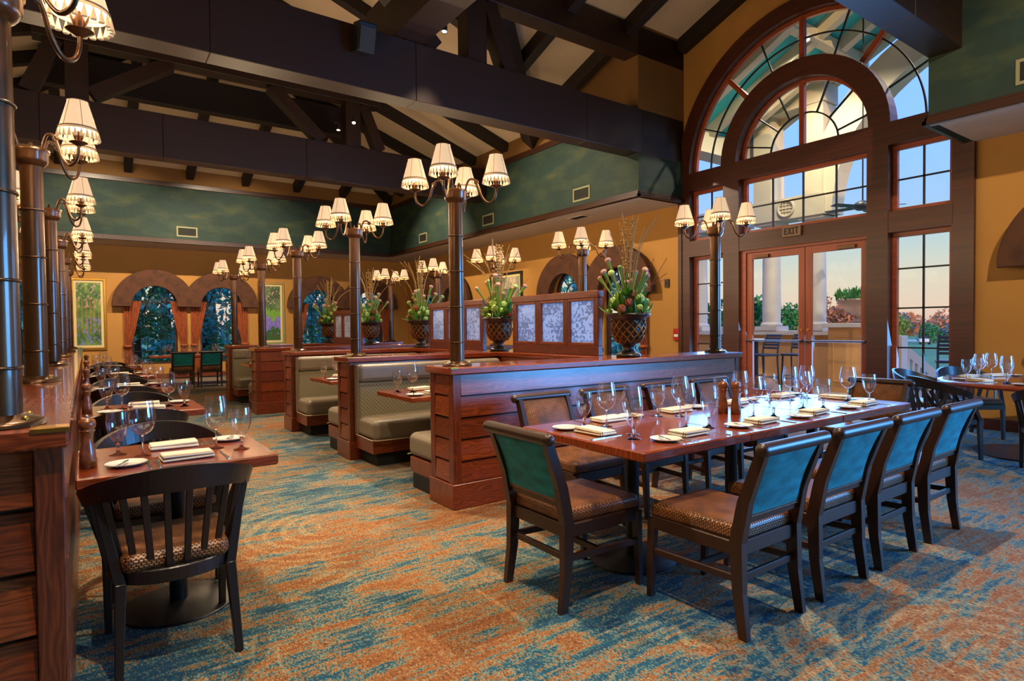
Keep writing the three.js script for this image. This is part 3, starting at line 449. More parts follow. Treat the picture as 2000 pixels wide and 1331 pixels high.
// ---------------------------------------------------------------- long counter on the left
{
  const x0 = -.46, x1 = -.065, z0 = -2.34, z1 = -13.6, t = thing('counter_divider', 'long red-brown plank counter with polished top carrying bamboo lamps', 'counter', [0, 0, 0]);
  obj('core', BX(x0 + .04, x1 - .04, 0, 1.0, z1 + .03, z0 - .05, { c: .001 }), M.dark, t); const top = obj('counter_top', BX(x0 - .02, x1 + .015, 1.005, 1.07, z1 - .02, z0 + .03, { c: .008, g: 'z' }), M.top, t);
  obj('corner_plate', [BX(x1 - .08, x1 + .017, 1.068, 1.0715, z0 - .04, z0 + .032, { c: .0005 }), BX(x1 - .08, x1 + .017, 1.056, 1.07, z0 + .0295, z0 + .0325, { c: .0005 })], M.brass, top);
  obj('corner_post', BX(x1 - .075, x1, 0, 1.005, z0 - .075, z0, { g: 'y' }), M.red2, t); obj('corner_post', BX(x0, x0 + .075, 0, 1.005, z0 - .075, z0, { g: 'y' }), M.red2, t);
  for (let k = 0; k < 5; k++) { const y = .02 + k * .2; obj('end_board', B(x1 - x0 - .15, .185, .024, (x0 + x1) / 2, y + .095, z0 - .035, { r: [-.12, 0, 0], g: 'x' }), [M.red2, M.red, M.red3][k % 3], t); for (let m = 0; m < 5; m++) { const a = z0 - .08 - m * 2.24, b = a - 2.23; obj('plank', B(.022, .198, a - b, x1 - .012, y + .1, (a + b) / 2, { r: [0, 0, .05], g: 'z' }), [M.red, M.red3, M.red2][(k + m) % 3], t); } }
}
// ---------------------------------------------------------------- tables
function tableBase(t, x, z, H, r = .25) { obj('foot_plate', lathe([[0, .034], [.05, .034], [r * .5, .026], [r, .012], [r, 0]], 40).translate(x, 0, z), M.iron, t); obj('column', [cyl(.04, .04, H - .05, 20, x, .02, z), BX(x - .2, x + .2, H - .03, H - .01, z - .03, z + .03), BX(x - .03, x + .03, H - .03, H - .01, z - .2, z + .2)], M.iron, t); }
function table(x0, x1, z0, z1, label, name = 'dining_table', boards = true) {
  const cx = (x0 + x1) / 2, cz = (z0 + z1) / 2, t = thing(name, label, 'table', [cx, 0, cz]), w = x1 - x0, d = z1 - z0;
  obj('table_top', B(w, .05, d, 0, .735, 0, { c: .007, g: 'x' }), M.top, t); tableBase(t, 0, 0, .71); return t;
}
const T1 = { x0: -.05, x1: .75 }, LT = [-3.02, -5.16, -7.31, -9.45, -11.6]; // near edges of the counter tables
LT.forEach((z, i) => table(T1.x0, T1.x1, z - .72, z, `small polished red-brown table against the counter, ${nth[i]} from its open end`));
const longX = [2.15, 3.03, 4.075, 5.12], LZ0 = -2.93, LZ1 = -1.95;
['aisle end of', 'middle of', 'window end of'].forEach((w, i) => table(longX[i] + .002, longX[i + 1] - .002, LZ0, LZ1, `square polished red-brown table forming the ${w} the long table`));
[[0, 'nearest'], [1, 'second'], [3, 'farthest']].forEach(([i, w]) => { const zc = (DZ[i] - DT + DZ[i + 1]) / 2, t = thing('booth_table', `polished red-brown table top in the ${w} booth`, 'table', [2.3, 0, zc]); obj('table_top', B(1.6, .045, .76, .8, .735, 0, { c: .006, g: 'x' }), M.top, t); tableBase(t, .9, 0, .71, .22); });
table(1.25, 3.1, -17.35, -16.45, 'red-brown table set for four below the far back windows');
{ const t = thing('round_table', 'large round red-brown table beside the window wall valance', 'table', [7.98, 0, -1.87]); obj('table_top', lathe([[0, .76], [.83, .76], [.85, .754], [.855, .735], [.85, .716], [.83, .71], [0, .71]], 64), M.top, t); tableBase(t, -.05, -.02, .71, .52); obj('column_plate', cyl(.11, .09, .03, 20, -.05, .03, -.02), M.iron, t); }

// ---------------------------------------------------------------- chairs
function makeSideChair() { // sitter faces -z; rear legs carry on as back posts
  const t = new THREE.Group();
  const legC = (s) => { const pts = [[s * .225, 0, .285], [s * .222, .2, .258], [s * .22, .42, .25], [s * .22, .6, .285], [s * .222, .84, .372]].map((p) => V3(...p)), gs = []; const w = [.034, .042, .05, .046, .04], n = 5; const pos = []; const ring = pts.map((p, i) => { const a = w[i] * .42, b = w[i] * .62; return [[p.x - a, p.y, p.z - b], [p.x + a, p.y, p.z - b], [p.x + a, p.y, p.z + b], [p.x - a, p.y, p.z + b]]; }); for (let i = 0; i < n - 1; i++) for (let k = 0; k < 4; k++) { const A = ring[i][k], Bq = ring[i][(k + 1) % 4], C = ring[i + 1][(k + 1) % 4], D = ring[i + 1][k]; pos.push(...A, ...C, ...Bq, ...A, ...D, ...C); } for (const r of [ring[0], [...ring[n - 1]].reverse()]) pos.push(...r[0], ...r[1], ...r[2], ...r[0], ...r[2], ...r[3]); const g = new THREE.BufferGeometry(); g.setAttribute('position', new THREE.Float32BufferAttribute(pos, 3)); g.computeVertexNormals(); return muv(g, 'y'); };
  for (const s of [-1, 1]) obj('rear_leg', legC(s), M.dark, t);
  for (const s of [-1, 1]) obj('front_leg', bar(V3(s * .215, 0, -.255), V3(s * .215, .4, -.235), .03, .03, { taper: 1.45 }), M.dark, t);
  for (const s of [-1, 1]) { obj('seat_rail', B(.028, .065, .47, s * .218, .385, .005), M.dark, t); obj('stretcher', bar(V3(s * .216, .235, -.24), V3(s * .22, .255, .25), .02, .034), M.dark, t); }
  obj('seat_rail', B(.42, .065, .028, 0, .385, -.235), M.dark, t); obj('seat_rail', B(.42, .065, .028, 0, .385, .248), M.dark, t); obj('stretcher', B(.42, .034, .02, 0, .255, .25), M.dark, t); obj('stretcher', B(.42, .034, .02, 0, .24, .02), M.dark, t);
  const c = new RoundedBoxGeometry(.46, .075, .5, 4, .03), p = c.attributes.position; for (let i = 0; i < p.count; i++) { const z = p.getZ(i), k = 1 - .08 * Math.max(0, z / .25); p.setX(i, p.getX(i) * k); if (p.getY(i) > 0) { const a = p.getX(i) / .23, b = z / .25; p.setY(i, p.getY(i) + .022 * (1 - a * a) * (1 - b * b)); } } c.computeVertexNormals(); obj('seat', muv(c.translate(0, .445, 0), 'x'), M.croc, t);
  const rail = (y, z, h) => B(.4, h, .026, 0, y, z, { r: [.13, 0, 0] }); obj('back_rail', rail(.515, .268, .035), M.dark, t);
  // crest: rounded roll that leans out behind
  obj('crest_roll', [muv(cyl(.03, .03, .5, 20).rotateZ(PI / 2).translate(.25, .845, .385), 'x'), sph(.03, .25, .845, .385, 14).scale(1, 1, 1), sph(.03, -.25, .845, .385, 14)], M.dark, t);
  const pan = (off, d) => { const N = 10, pos = [], idx = [], w = .4; for (let j = 0; j <= N; j++) { const k = j / N, y = .53 + .3 * k, z = .268 + .04 * k + .065 * k * k + off; for (let i = 0; i <= N; i++) { const a = i / N * 2 - 1; pos.push(a * w / 2, y, z + d * .014 * (1 - a ** 4) * (1 - (2 * k - 1) ** 4)); } } for (let j = 0; j < N; j++) for (let i = 0; i < N; i++) { const o = j * (N + 1) + i; d > 0 ? idx.push(o, o + 1, o + N + 1, o + 1, o + N + 2, o + N + 1) : idx.push(o, o + N + 1, o + 1, o + 1, o + N + 1, o + N + 2); } const g = new THREE.BufferGeometry(); g.setAttribute('position', new THREE.Float32BufferAttribute(pos, 3)); g.setIndex(idx); g.computeVertexNormals(); return muv(g, 'x'); };
  tag(obj('back_cover', pan(.018, 1), M.velvet, t), 'teal velvet outer back'); tag(obj('backrest', [pan(-.012, -1), BX(-.2, .2, .525, .545, .255, .29)], M.croc, t), 'embossed brown leather inner back');
  return t;
}
const chairA = makeSideChair();
const sideChair = (x, z, turn, label, group) => dup(chairA, 'side_chair', label, 'chair', [x, 0, z], turn, group);
const SC = 'teal-backed side chair, ';
sideChair(2.105, -2.39, -PI / 2, SC + 'at the aisle end of the long table');
[2.52, 3.16, 3.79, 4.46].forEach((x, i) => sideChair(x, -1.795, 0, SC + `${nth[i]} from the aisle on the open side of the long table`));
[2.77, 3.42, 4.12, 4.78].forEach((x, i) => sideChair(x, -3.13, PI, SC + `${nth[i]} from the aisle on the divider side of the long table`));
sideChair(5.42, -2.46, PI / 2, SC + 'at the window end of the long table');
sideChair(1.84, -16.2, 0, SC + 'first from the counter at the table below the back windows'); sideChair(2.44, -16.2, 0, SC + 'second from the counter at the table below the back windows');
function makeArmChair() { // curved slat-back armchair; sitter faces -z
  const t = new THREE.Group(), rx = .305, rz = .3;
  const F = (f) => { const a = f * 1.86, s = Math.sin(a), c = Math.cos(a); return V3(rx * s * (c < 0 ? 1 - .12 * c * c : 1), .66 + .165 * Math.pow(Math.max(0, Math.cos(a * .78)), 1.3), -.02 + (c > 0 ? rz * c : rz * c * .75)); }; // f -1..1, top of the rail
  const N = 48, hgt = (f) => .105 - .06 * Math.abs(f) ** 1.5, th = .026, prof = []; for (let i = 0; i <= N; i++) { const f = i / N * 2 - 1, p = F(f), q = F(f + .01), d = q.clone().sub(p).setY(0).normalize(), n = V3(d.z, 0, -d.x), h = hgt(f), lean = .02; prof.push([p.clone().addScaledVector(n, -th / 2 - lean), p.clone().addScaledVector(n, th / 2 - lean), p.clone().addScaledVector(n, th / 2).setY(p.y - h), p.clone().addScaledVector(n, -th / 2).setY(p.y - h)]); }
  const pos = []; const quad = (a, b, c, d) => pos.push(...a.toArray(), ...b.toArray(), ...c.toArray(), ...a.toArray(), ...c.toArray(), ...d.toArray()); for (let i = 0; i < N; i++) for (let k = 0; k < 4; k++) quad(prof[i][k], prof[i][(k + 1) % 4], prof[i + 1][(k + 1) % 4], prof[i + 1][k]); quad(...[...prof[0]].reverse()); quad(...prof[N]);
  const g = new THREE.BufferGeometry(); g.setAttribute('position', new THREE.Float32BufferAttribute(pos, 3)); g.computeVertexNormals(); obj('top_rail', muv(g, 'x'), M.darkb, t);
  const seatR = (a) => V3(.225 * Math.sin(a), .37, -.01 + .235 * Math.cos(a));
  for (let k = 0; k < 8; k++) { const f = (k - 3.5) / 3.5 * .5, p = F(f); obj('slat', bar(seatR(f * 1.9).setY(.36), p.setY(p.y - hgt(f) + .01), .026, .014), M.darkb, t); }
  for (const s of [-1, 1]) for (const f of [.68, .82]) { const p = F(s * f); obj('slat', bar(V3(s * .235, .38, f > .7 ? -.09 : .06), p.setY(p.y - hgt(f) + .01), .022, .014), M.darkb, t); }
  const c = new RoundedBoxGeometry(.47, .07, .47, 4, .03), q = c.attributes.position; for (let i = 0; i < q.count; i++) { const z = q.getZ(i), x = q.getX(i); if (z > 0) q.setX(i, x * (1 - .22 * (z / .235) ** 2)); if (q.getY(i) > 0) q.setY(i, q.getY(i) + .02 * (1 - (x / .235) ** 2) * (1 - (z / .235) ** 2)); } c.computeVertexNormals(); obj('seat', muv(c.translate(0, .435, -.01), 'x'), M.croc, t);
  obj('seat_frame', [muv(extr((() => { const s = new THREE.Shape(); s.moveTo(-.24, .24); s.lineTo(.24, .24); s.lineTo(.24, -.04); s.quadraticCurveTo(.22, -.26, 0, -.265); s.quadraticCurveTo(-.22, -.26, -.24, -.04); s.closePath(); return s; })(), .05, .004, 12).rotateX(-PI / 2).translate(0, .355, -.01), 'x')], M.darkb, t);
  for (const s of [-1, 1]) { const top = F(s * 1).setY(.645); obj('front_leg', [bar(V3(s * .235, 0, -.235), V3(s * .235, .4, -.22), .028, .034, { taper: 1.4 }), bar(V3(s * .235, .39, -.22), top, .038, .036, { taper: .85 })], M.darkb, t); const r = F(s * .58); obj('rear_leg', [bar(V3(s * .215, 0, .275), V3(s * .2, .36, .19), .03, .036, { taper: 1.35 }), bar(V3(s * .2, .35, .19), r.setY(r.y - .06), .04, .03, { taper: .8 })], M.darkb, t); }
  return t;
}
const chairB = makeArmChair();
const armChair = (x, z, turn, label, group) => dup(chairB, 'slat_armchair', label, 'armchair', [x, 0, z], turn, group);
const AC = 'dark curved slat-back armchair, ';
LT.forEach((z, i) => { armChair(.29, z + .01, 0, AC + `open-end side of the ${nth[i]} counter table`); armChair(.33, z - .68 - .14, PI, AC + `back-wall side of the ${nth[i]} counter table`); });
[[-2.2, 1.0, 'toward the long table'], [PI, 1.04, 'with its back to the great window'], [2.45, 1.05, 'tucked by the window frame'], [-1.2, 1.05, 'on the open floor side']].forEach(([a, d, w]) => armChair(7.98 + Math.sin(a) * d, -1.87 + Math.cos(a) * d, a, AC + 'at the round table, ' + w)); armChair(3.3, -15.8, .5, AC + 'at the table below the back windows, next to a booth');
// ---------------------------------------------------------------- tableware
const shell = (o, w) => { const n = o.map(([r, y]) => [Math.max(.0005, r - w), y + (r < .03 ? w : 0)]).reverse(); return lathe([[.0003, o[0][1]], ...o, ...n, [.0003, n[n.length - 1][1]]], 28); };
const wineG = () => { const t = new THREE.Group(); obj('bowl', shell([[.006, .102], [.02, .107], [.033, .116], [.045, .131], [.053, .149], [.057, .17], [.0575, .188], [.055, .212], [.05, .242], [.045, .27]], .0016), M.glass, t); obj('stem', lathe([[.0003, 0], [.036, .0], [.037, .002], [.02, .006], [.006, .014], [.004, .05], [.004, .088], [.007, .1005], [.0003, .1015]], 20), M.glassS, t); return t; };
const waterG = () => { const t = new THREE.Group(); obj('bowl', shell([[.007, .064], [.018, .069], [.028, .082], [.038, .104], [.045, .13], [.0485, .155], [.048, .18], [.0445, .213]], .0016), M.glass, t); obj('stem', lathe([[.0003, 0], [.037, 0], [.038, .002], [.02, .006], [.009, .016], [.006, .032], [.009, .048], [.008, .0625], [.0003, .0635]], 20), M.glassS, t); return t; };
const wine0 = wineG(), water0 = waterG();
const plate0 = new THREE.Mesh(mg([lathe([[0, .004], [.05, .004], [.055, .006], [.082, .015], [.084, .0165], [.08, .013], [.054, .002], [0, 0]].map((p) => p), 40)]), M.china);
const nap0 = new THREE.Group();
{ const slab = (w, h, d, y, k) => { const g = new RoundedBoxGeometry(w, h, d, 3, h * .45), p = g.attributes.position; for (let i = 0; i < p.count; i++) { const a = p.getX(i) / w * 2, b = p.getZ(i) / d * 2; p.setY(i, p.getY(i) * (1 - .25 * b * b) + k * a); } g.computeVertexNormals(); return muv(g.translate(0, y, 0), 'x'); }; obj('lower_fold', slab(.22, .017, .13, .0095, .001), M.napkin, nap0); obj('upper_fold', slab(.214, .015, .122, .0235, -.0015), M.napkin, nap0); }
const flat = (pts, th) => { const s = new THREE.Shape(); s.moveTo(...pts[0]); s.splineThru(pts.slice(1).map((p) => new THREE.Vector2(...p))); s.closePath(); return extr(s, th, .0006, 6).rotateX(-PI / 2); };
function fork0() { const g = [flat([[-.004, .0], [-.007, -.1], [.007, -.1], [.004, 0]], .002), flat([[-.004, 0], [-.012, .025], [-.012, .04], [.012, .04], [.012, .025], [.004, 0]], .002)]; for (let i = 0; i < 4; i++) g.push(BX(-.012 + i * .0067, -.0085 + i * .0067, 0, .003, -.085, -.038, { c: .0006 })); return new THREE.Mesh(mg(g), M.steel); }
const knife0 = new THREE.Mesh(mg([flat([[-.004, -.02], [-.006, -.11], [.006, -.11], [.004, -.02]], .004), flat([[-.005, -.02], [-.008, .06], [-.002, .11], [.003, .1], [.004, -.02]], .002)]), M.steel);
const spread0 = new THREE.Mesh(mg([flat([[-.003, -.01], [-.005, -.07], [.005, -.07], [.003, -.01]], .003), flat([[-.004, -.01], [-.009, .03], [-.002, .06], [.005, .04], [.004, -.01]], .002)]), M.steel);
const forkM = fork0(); for (const m of [forkM, knife0, spread0, plate0]) m.castShadow = m.receiveShadow = true;
function place(x, y, z, turn, where, o = {}) { // one place setting; local -z is away from the sitter
  const c = Math.cos(turn), s = Math.sin(turn), at = (a, b, h = 0) => [x + a * c + b * s, y + h, z - a * s + b * c], j = () => rr(-.012, .012), sc = o.s ?? 1;
  dup(nap0, 'folded_napkin', 'folded cream striped napkin, ' + where, 'napkin', at(j(), j()), turn + rr(-.12, .12), 'folded napkins');
  dup(plate0, 'bread_plate', 'small cream bread plate, ' + where, 'plate', at(-.26 * sc + j(), .03 + j()), 0, 'bread plates');
  dup(spread0, 'butter_knife', 'butter knife on bread plate, ' + where, 'knife', at(-.26 * sc, .03, .0155), turn + rr(-.8, -.3), 'butter knives');
  dup(forkM, 'fork', 'outer steel fork, ' + where, 'fork', at(-.165 * sc, .04), turn, 'forks'); dup(forkM, 'fork', 'inner steel fork, ' + where, 'fork', at(-.13 * sc, .04), turn, 'forks');
  dup(knife0, 'dinner_knife', 'steel dinner knife, ' + where, 'knife', at(.15 * sc, .03), turn, 'dinner knives');
  dup(wine0, 'wine_glass', 'large empty wine glass, ' + where, 'wine glass', at(.15 + j(), -.15 + j()), 0, 'wine glasses'); dup(water0, 'water_goblet', 'short empty water goblet, ' + where, 'goblet', at(.255 + j(), -.06 + j()), 0, 'water goblets');
}
LT.forEach((z, i) => { place(.385, .76, z - .19, 0, `the open-end side of the ${nth[i]} counter table`); place(.37, .76, z - .52, PI, `the back-wall side of the ${nth[i]} counter table`); });
[2.73, 3.40, 4.03, 4.72].forEach((x, i) => place(x, .76, -2.13, 0, `${nth[i]} place from the aisle, open side of the long table`));
[2.70, 3.37, 4.05, 4.72].forEach((x, i) => place(x, .76, -2.76, PI, `${nth[i]} place from the aisle, divider side of the long table`));
place(2.33, .76, -2.47, -PI / 2, 'the aisle end of the long table', { s: .8 }); place(4.96, .76, -2.45, PI / 2, 'the window end of the long table', { s: .8 });
[[0, 'nearest'], [1, 'second'], [3, 'farthest']].forEach(([i, w]) => { const zc = (DZ[i] - DT + DZ[i + 1]) / 2; place(2.66, .7575, zc - .19, PI, `the far side of the ${w} booth table`); place(2.66, .7575, zc + .19, 0, `the near side of the ${w} booth table`); });
for (const [a, w] of [[-2.2, 'place toward the long table'], [PI, 'place backing the great window'], [2.45, 'place by the window frame'], [-1.2, 'place on the open floor side'], [1.4, 'place against the window wall']]) place(7.98 + Math.sin(a) * .6, .76, -1.87 + Math.cos(a) * .6, a, 'the round table, ' + w, { s: .8 });
for (const [x, z, tn, w] of [[1.84, -16.62, 0, 'first chair-side place'], [2.5, -16.62, 0, 'second chair-side place'], [1.84, -17.17, PI, 'first window place'], [2.5, -17.17, PI, 'second window place']]) place(x, .76, z, tn, w + ' of the back-window table');
function millGeo() { return lathe([[0, 0], [.033, 0], [.033, .045], [.03, .05], [.033, .055], [.028, .085], [.021, .12], [.024, .155], [.03, .165], [.031, .168], [.024, .172], [.031, .18], [.034, .195], [.03, .212], [.016, .222], [.0, .223]], 28); }
const mill0 = new THREE.Group(); obj('body', millGeo(), M.mill, mill0); obj('knob', [sph(.008, 0, .23, 0, 10), cyl(.005, .005, .01, 8, 0, .218, 0)], M.steel, mill0);
dup(mill0, 'pepper_mill', 'turned wooden pepper mill with bright steel knob on the long table', 'pepper mill', [3.55, .76, -2.5]);
{ const salt = mill0.clone(); dup(salt, 'salt_mill', 'turned wooden salt mill beside the pepper mill on the long table', 'salt mill', [3.585, .76, -2.425]); }
LT.forEach((z, i) => dup(mill0, 'pepper_mill', `turned wooden pepper mill at the counter edge of the ${nth[i]} counter table`, 'pepper mill', [-.005, .76, z - .22]));
dup(mill0, 'pepper_mill', 'turned wooden pepper mill on the round table', 'pepper mill', [8.1, .76, -1.95]);

// ---------------------------------------------------------------- bamboo-shaped lamps with four shaded arms
const shadeM = P('#7a5a3e', .8, { emissive: new THREE.Color(1, .68, .4), emissiveIntensity: .78, side: THREE.DoubleSide }), fringeM = P('#8a6a44', .85, { emissive: new THREE.Color(1, .68, .38), emissiveIntensity: .34, side: THREE.DoubleSide }), seamM = S('#5a4230', .8), bulbM = S('#fff2dc', .5, { emissive: new THREE.Color(1, .78, .5), emissiveIntensity: 9 });
function makePole() {
  const t = new THREE.Group(), H = 1.36; // collar top above the flange
  obj('flange', lathe([[0, .035], [.07, .035], [.075, .028], [.11, .018], [.118, .008], [.118, 0]], 28), M.bronzed, t); for (let k = 0; k < 4; k++) obj('bolt', sph(.011, .095 * Math.cos(k * PI / 2 + .8), .022, .095 * Math.sin(k * PI / 2 + .8), 8), M.brass, t);
  obj('pole', cyl(.058, .054, H - .09, 28, 0, .03, 0), M.bronze, t); for (let y = .18; y < H - .12; y += .275) obj('node_ring', new THREE.TorusGeometry(.0575, .006, 6, 28).rotateX(PI / 2).translate(0, y, 0), M.bronzed, t);
  obj('collar', lathe([[.052, H - .1], [.066, H - .09], [.078, H - .075], [.085, H - .06], [.085, H - .02], [.092, H - .015], [.092, H], [.03, H + .004], [.012, H + .012], [.01, H + .04], [0, H + .045]], 28), M.bronze, t);
  for (let k = 0; k < 4; k++) {
    const a = PI / 4 + k * PI / 2, pt = (r, y) => V3(r * Math.cos(a), H + y, r * Math.sin(a)), R = .325, P0 = pt(R, 0);
    const arm = obj('arm', [tube([pt(.075, -.05), pt(.085, .02), pt(.115, .08), pt(.155, .075), pt(.185, .02), pt(.215, -.06), pt(.26, -.105), pt(.3, -.09), pt(.322, -.04), pt(R, .0)], .0085, 40, 8), new THREE.TorusGeometry(.014, .006, 6, 12).rotateY(-a).translate(...pt(.17, .055).toArray())], M.bronzed, t);
    obj('drip_cup', lathe([[.01, 0], [.016, .004], [.044, .02], [.046, .023], [.02, .022], [.016, .03], [.018, .06], [.014, .075]], 20).translate(P0.x, P0.y, P0.z), M.bronzed, arm);
    const leaf = []; for (let m = 0; m < 5; m++) { const b = m / 5 * 2 * PI; leaf.push(new THREE.SphereGeometry(1, 6, 5).scale(.008, .032, .004).rotateX(.32).translate(0, .055, .022).rotateY(b)); } obj('leaf_cup', mg(leaf).translate(P0.x, P0.y, P0.z), M.bronzed, arm);
    const sy = P0.y + .045, n = 24, ht = .155, r0 = .092, r1 = .05;
    obj('bulb', new THREE.SphereGeometry(.016, 10, 8).scale(1, 1.7, 1).translate(P0.x, sy + .07, P0.z), bulbM, arm);
    obj('shade', new THREE.CylinderGeometry(r1, r0, ht, n, 1, true).translate(P0.x, sy + .055 + ht / 2, P0.z), shadeM, arm);
    const seam = [new THREE.TorusGeometry(r0 + .001, .0032, 5, n).rotateX(PI / 2).translate(P0.x, sy + .055, P0.z), new THREE.TorusGeometry(r1 + .001, .0028, 5, n).rotateX(PI / 2).translate(P0.x, sy + .055 + ht, P0.z)]; for (let m = 0; m < 6; m++) { const b = m / 6 * 2 * PI + .3; seam.push(bar(V3(P0.x + (r0 + .001) * Math.cos(b), sy + .055, P0.z + (r0 + .001) * Math.sin(b)), V3(P0.x + (r1 + .001) * Math.cos(b), sy + .055 + ht, P0.z + (r1 + .001) * Math.sin(b)), .0028)); } obj('seam', seam, seamM, arm);
    const fr = [new THREE.CylinderGeometry(r0, r0 + .004, .016, n, 1, true).translate(0, .047, 0)]; for (let m = 0; m < 22; m++) { const b = m / 22 * 2 * PI; fr.push(new THREE.ConeGeometry(.0115, .052, 5, 1).translate(0, .02, 0).rotateZ(.0).translate((r0 + .006) * Math.cos(b), 0, (r0 + .006) * Math.sin(b))); } obj('fringe', mg(fr).translate(P0.x, sy, P0.z), fringeM, arm);
    const L = new THREE.PointLight(new THREE.Color(1, .74, .45), LAMP); L.position.set(P0.x, sy + .09, P0.z); L.castShadow = true; L.shadow.radius = 1.5; t.add(L);
  }
  return t;
}
const pole0 = makePole();
const poleLamp = (x, z, label) => dup(pole0, 'pole_lamp', label, 'lamp', [x, 1.0722, z], 0);
const dw = ['first', 'second', 'third', 'fourth', 'fifth'];
DZ.forEach((z, i) => { poleLamp(2.36, z - .18, `bamboo pole lamp with four fringed shades, aisle end, ${dw[i]} divider from long table`); poleLamp(5.63, z - .18, `bamboo pole lamp with four fringed shades, window end, ${dw[i]} divider from long table`); });
[-2.46, -4.5, -6.6, -8.8, -10.9, -13.0].forEach((z, i) => poleLamp(i ? -.242 : -.226, z, `bamboo pole lamp with four fringed shades, ${nth[i]} from the counter's open end`));

// ---------------------------------------------------------------- urns with dried and fresh flowers
function makeUrn() {
  const t = new THREE.Group(); const prof = [[0, 0], [.118, 0], [.12, .02], [.1, .035], [.062, .06], [.052, .09], [.07, .115], [.11, .14], [.145, .2], [.157, .27], [.152, .34], [.165, .368], [.2, .39], [.206, .41], [.2, .42], [.17, .418], [.14, .37], [.1, .36], [0, .355]];
  obj('body', lathe(prof, 36), M.urn, t); const rOf = (y) => { for (let i = 5; i < 12; i++) if (y <= prof[i + 1][1]) { const k = (y - prof[i][1]) / (prof[i + 1][1] - prof[i][1]); return prof[i][0] + (prof[i + 1][0] - prof[i][0]) * k; } return .15; };
  const rib = (a0, s) => { const p = []; for (let i = 0; i <= 8; i++) { const y = .135 + .215 * i / 8, a = a0 + s * i / 8 * 1.15, r = rOf(y) + .004; p.push(V3(r * Math.cos(a), y, r * Math.sin(a))); } return tube(p, .0075, 16, 5); };
  for (let k = 0; k < 14; k++) for (const s of [-1, 1]) obj('lattice_rib', rib(k / 14 * 2 * PI, s), M.lattice, t); obj('rim_band', new THREE.TorusGeometry(.203, .009, 6, 36).rotateX(PI / 2).translate(0, .405, 0), M.urn, t); return t;
}
const urn0 = makeUrn();
const leafGeo = (() => { const s = new THREE.Shape(); s.moveTo(0, 0); s.quadraticCurveTo(.045, .05, .0, .13); s.quadraticCurveTo(-.045, .05, 0, 0); const g = new THREE.ShapeGeometry(s, 6), p = g.attributes.position; for (let i = 0; i < p.count; i++) p.setZ(i, 2.5 * p.getX(i) ** 2 * 4 - 1.6 * p.getY(i) ** 2); g.computeVertexNormals(); return g; })();
function makeFlowers() { // stands on the urn's soil
  const t = new THREE.Group(), aim = (g, y, az, tilt) => g.rotateX(tilt).rotateY(az).translate(0, y, 0);
  for (let i = 0; i < 13; i++) { const az = rr(0, 6.28), k = rr(.05, .42), h = rr(.85, 1.08) * (1 - k * .3), wob = rr(-.05, .05); obj('dried_grass', tube([V3(0, 0, 0), V3(Math.sin(az) * k * .25, h * .4, Math.cos(az) * k * .25), V3(Math.sin(az) * k * .6 + wob, h * .75, Math.cos(az) * k * .6), V3(Math.sin(az) * k * 1.25, h, Math.cos(az) * k * 1.25)], i % 3 ? .0032 : .006, 14, 5), M.straw, t); }
  for (let i = 0; i < 5; i++) { const az = rr(0, 6.28), k = .03; const g = []; for (let m = 0; m < 16; m++) g.push(sph(.011, Math.sin(az + m * 2.4) * .009, .45 + m * .033, Math.cos(az + m * 2.4) * .009, 6)); g.push(cyl(.004, .004, .95, 5)); obj('wheat_ear', mg(g).rotateX(rr(.02, .12)).rotateY(az), M.straw, t); }
  for (let i = 0; i < 14; i++) { const az = i / 14 * 6.28 + rr(-.2, .2), ti = rr(.15, .7), L = rr(.34, .62); const st = obj('flower_stem', aim(lathe([[.004, 0], [.006, L * .5], [.012, L * .85], [.021, L]], 8), .0, az, ti), i % 3 ? M.stemg : M.leafB, t); obj('seed_head', aim(new THREE.IcosahedronGeometry(rr(.02, .03), 1).scale(1.2, .9, 1.2).translate(0, L + .005, 0), 0, az, ti), i % 4 === 2 ? M.bloom : M.pod, st); }
  for (let i = 0; i < 12; i++) { const az = rr(0, 6.28), ti = rr(.05, .45), L = rr(.3, .55); obj('blade_leaf', aim(leafGeo.clone().scale(.4, L / .13, .6), .02, az, ti), i % 2 ? M.leafA : M.stemg, t); }
  for (let i = 0; i < 18; i++) { const az = i * 2.4, r = .05 + .15 * Math.sqrt(i / 18), y = .22 * (1 - i / 18) + rr(.02, .08); const g = new THREE.IcosahedronGeometry(rr(.03, .048), 2), p = g.attributes.position; for (let k = 0; k < p.count; k++) { const f = 1 + .16 * Math.sin(p.getX(k) * 190 + p.getY(k) * 150) * Math.cos(p.getZ(k) * 170); p.setXYZ(k, p.getX(k) * f, p.getY(k) * f, p.getZ(k) * f); } g.computeVertexNormals(); obj(i % 4 === 1 ? 'rust_bloom' : 'green_bloom', g.translate(r * Math.cos(az), y, r * Math.sin(az)), i % 4 === 1 ? M.rust : M.bloom, t); }
  for (let i = 0; i < 80; i++) { const az = rr(0, 6.28), q = Math.sqrt(rnd()), r = q * .19, y = rr(0, .34) * (1.15 - q); obj('leaf', leafGeo.clone().scale(rr(.7, 1.2), rr(.7, 1.25), 1).rotateX(rr(.2, 1.5)).rotateY(az + rr(-.6, .6)).translate(r * Math.sin(az), y + .02, r * Math.cos(az)), i % 2 ? M.leafA : M.leafB, t); }
  for (let i = 0; i < 5; i++) { const az = rr(0, 6.28); obj('twig', tube([V3(0, .05, 0), V3(Math.sin(az) * .2, .3, Math.cos(az) * .2), V3(Math.sin(az) * .36 + rr(-.05, .05), rr(.35, .6), Math.cos(az) * .36)], .003, 8, 4), M.rust, t); }
  return t;
}
const fl0 = makeFlowers();
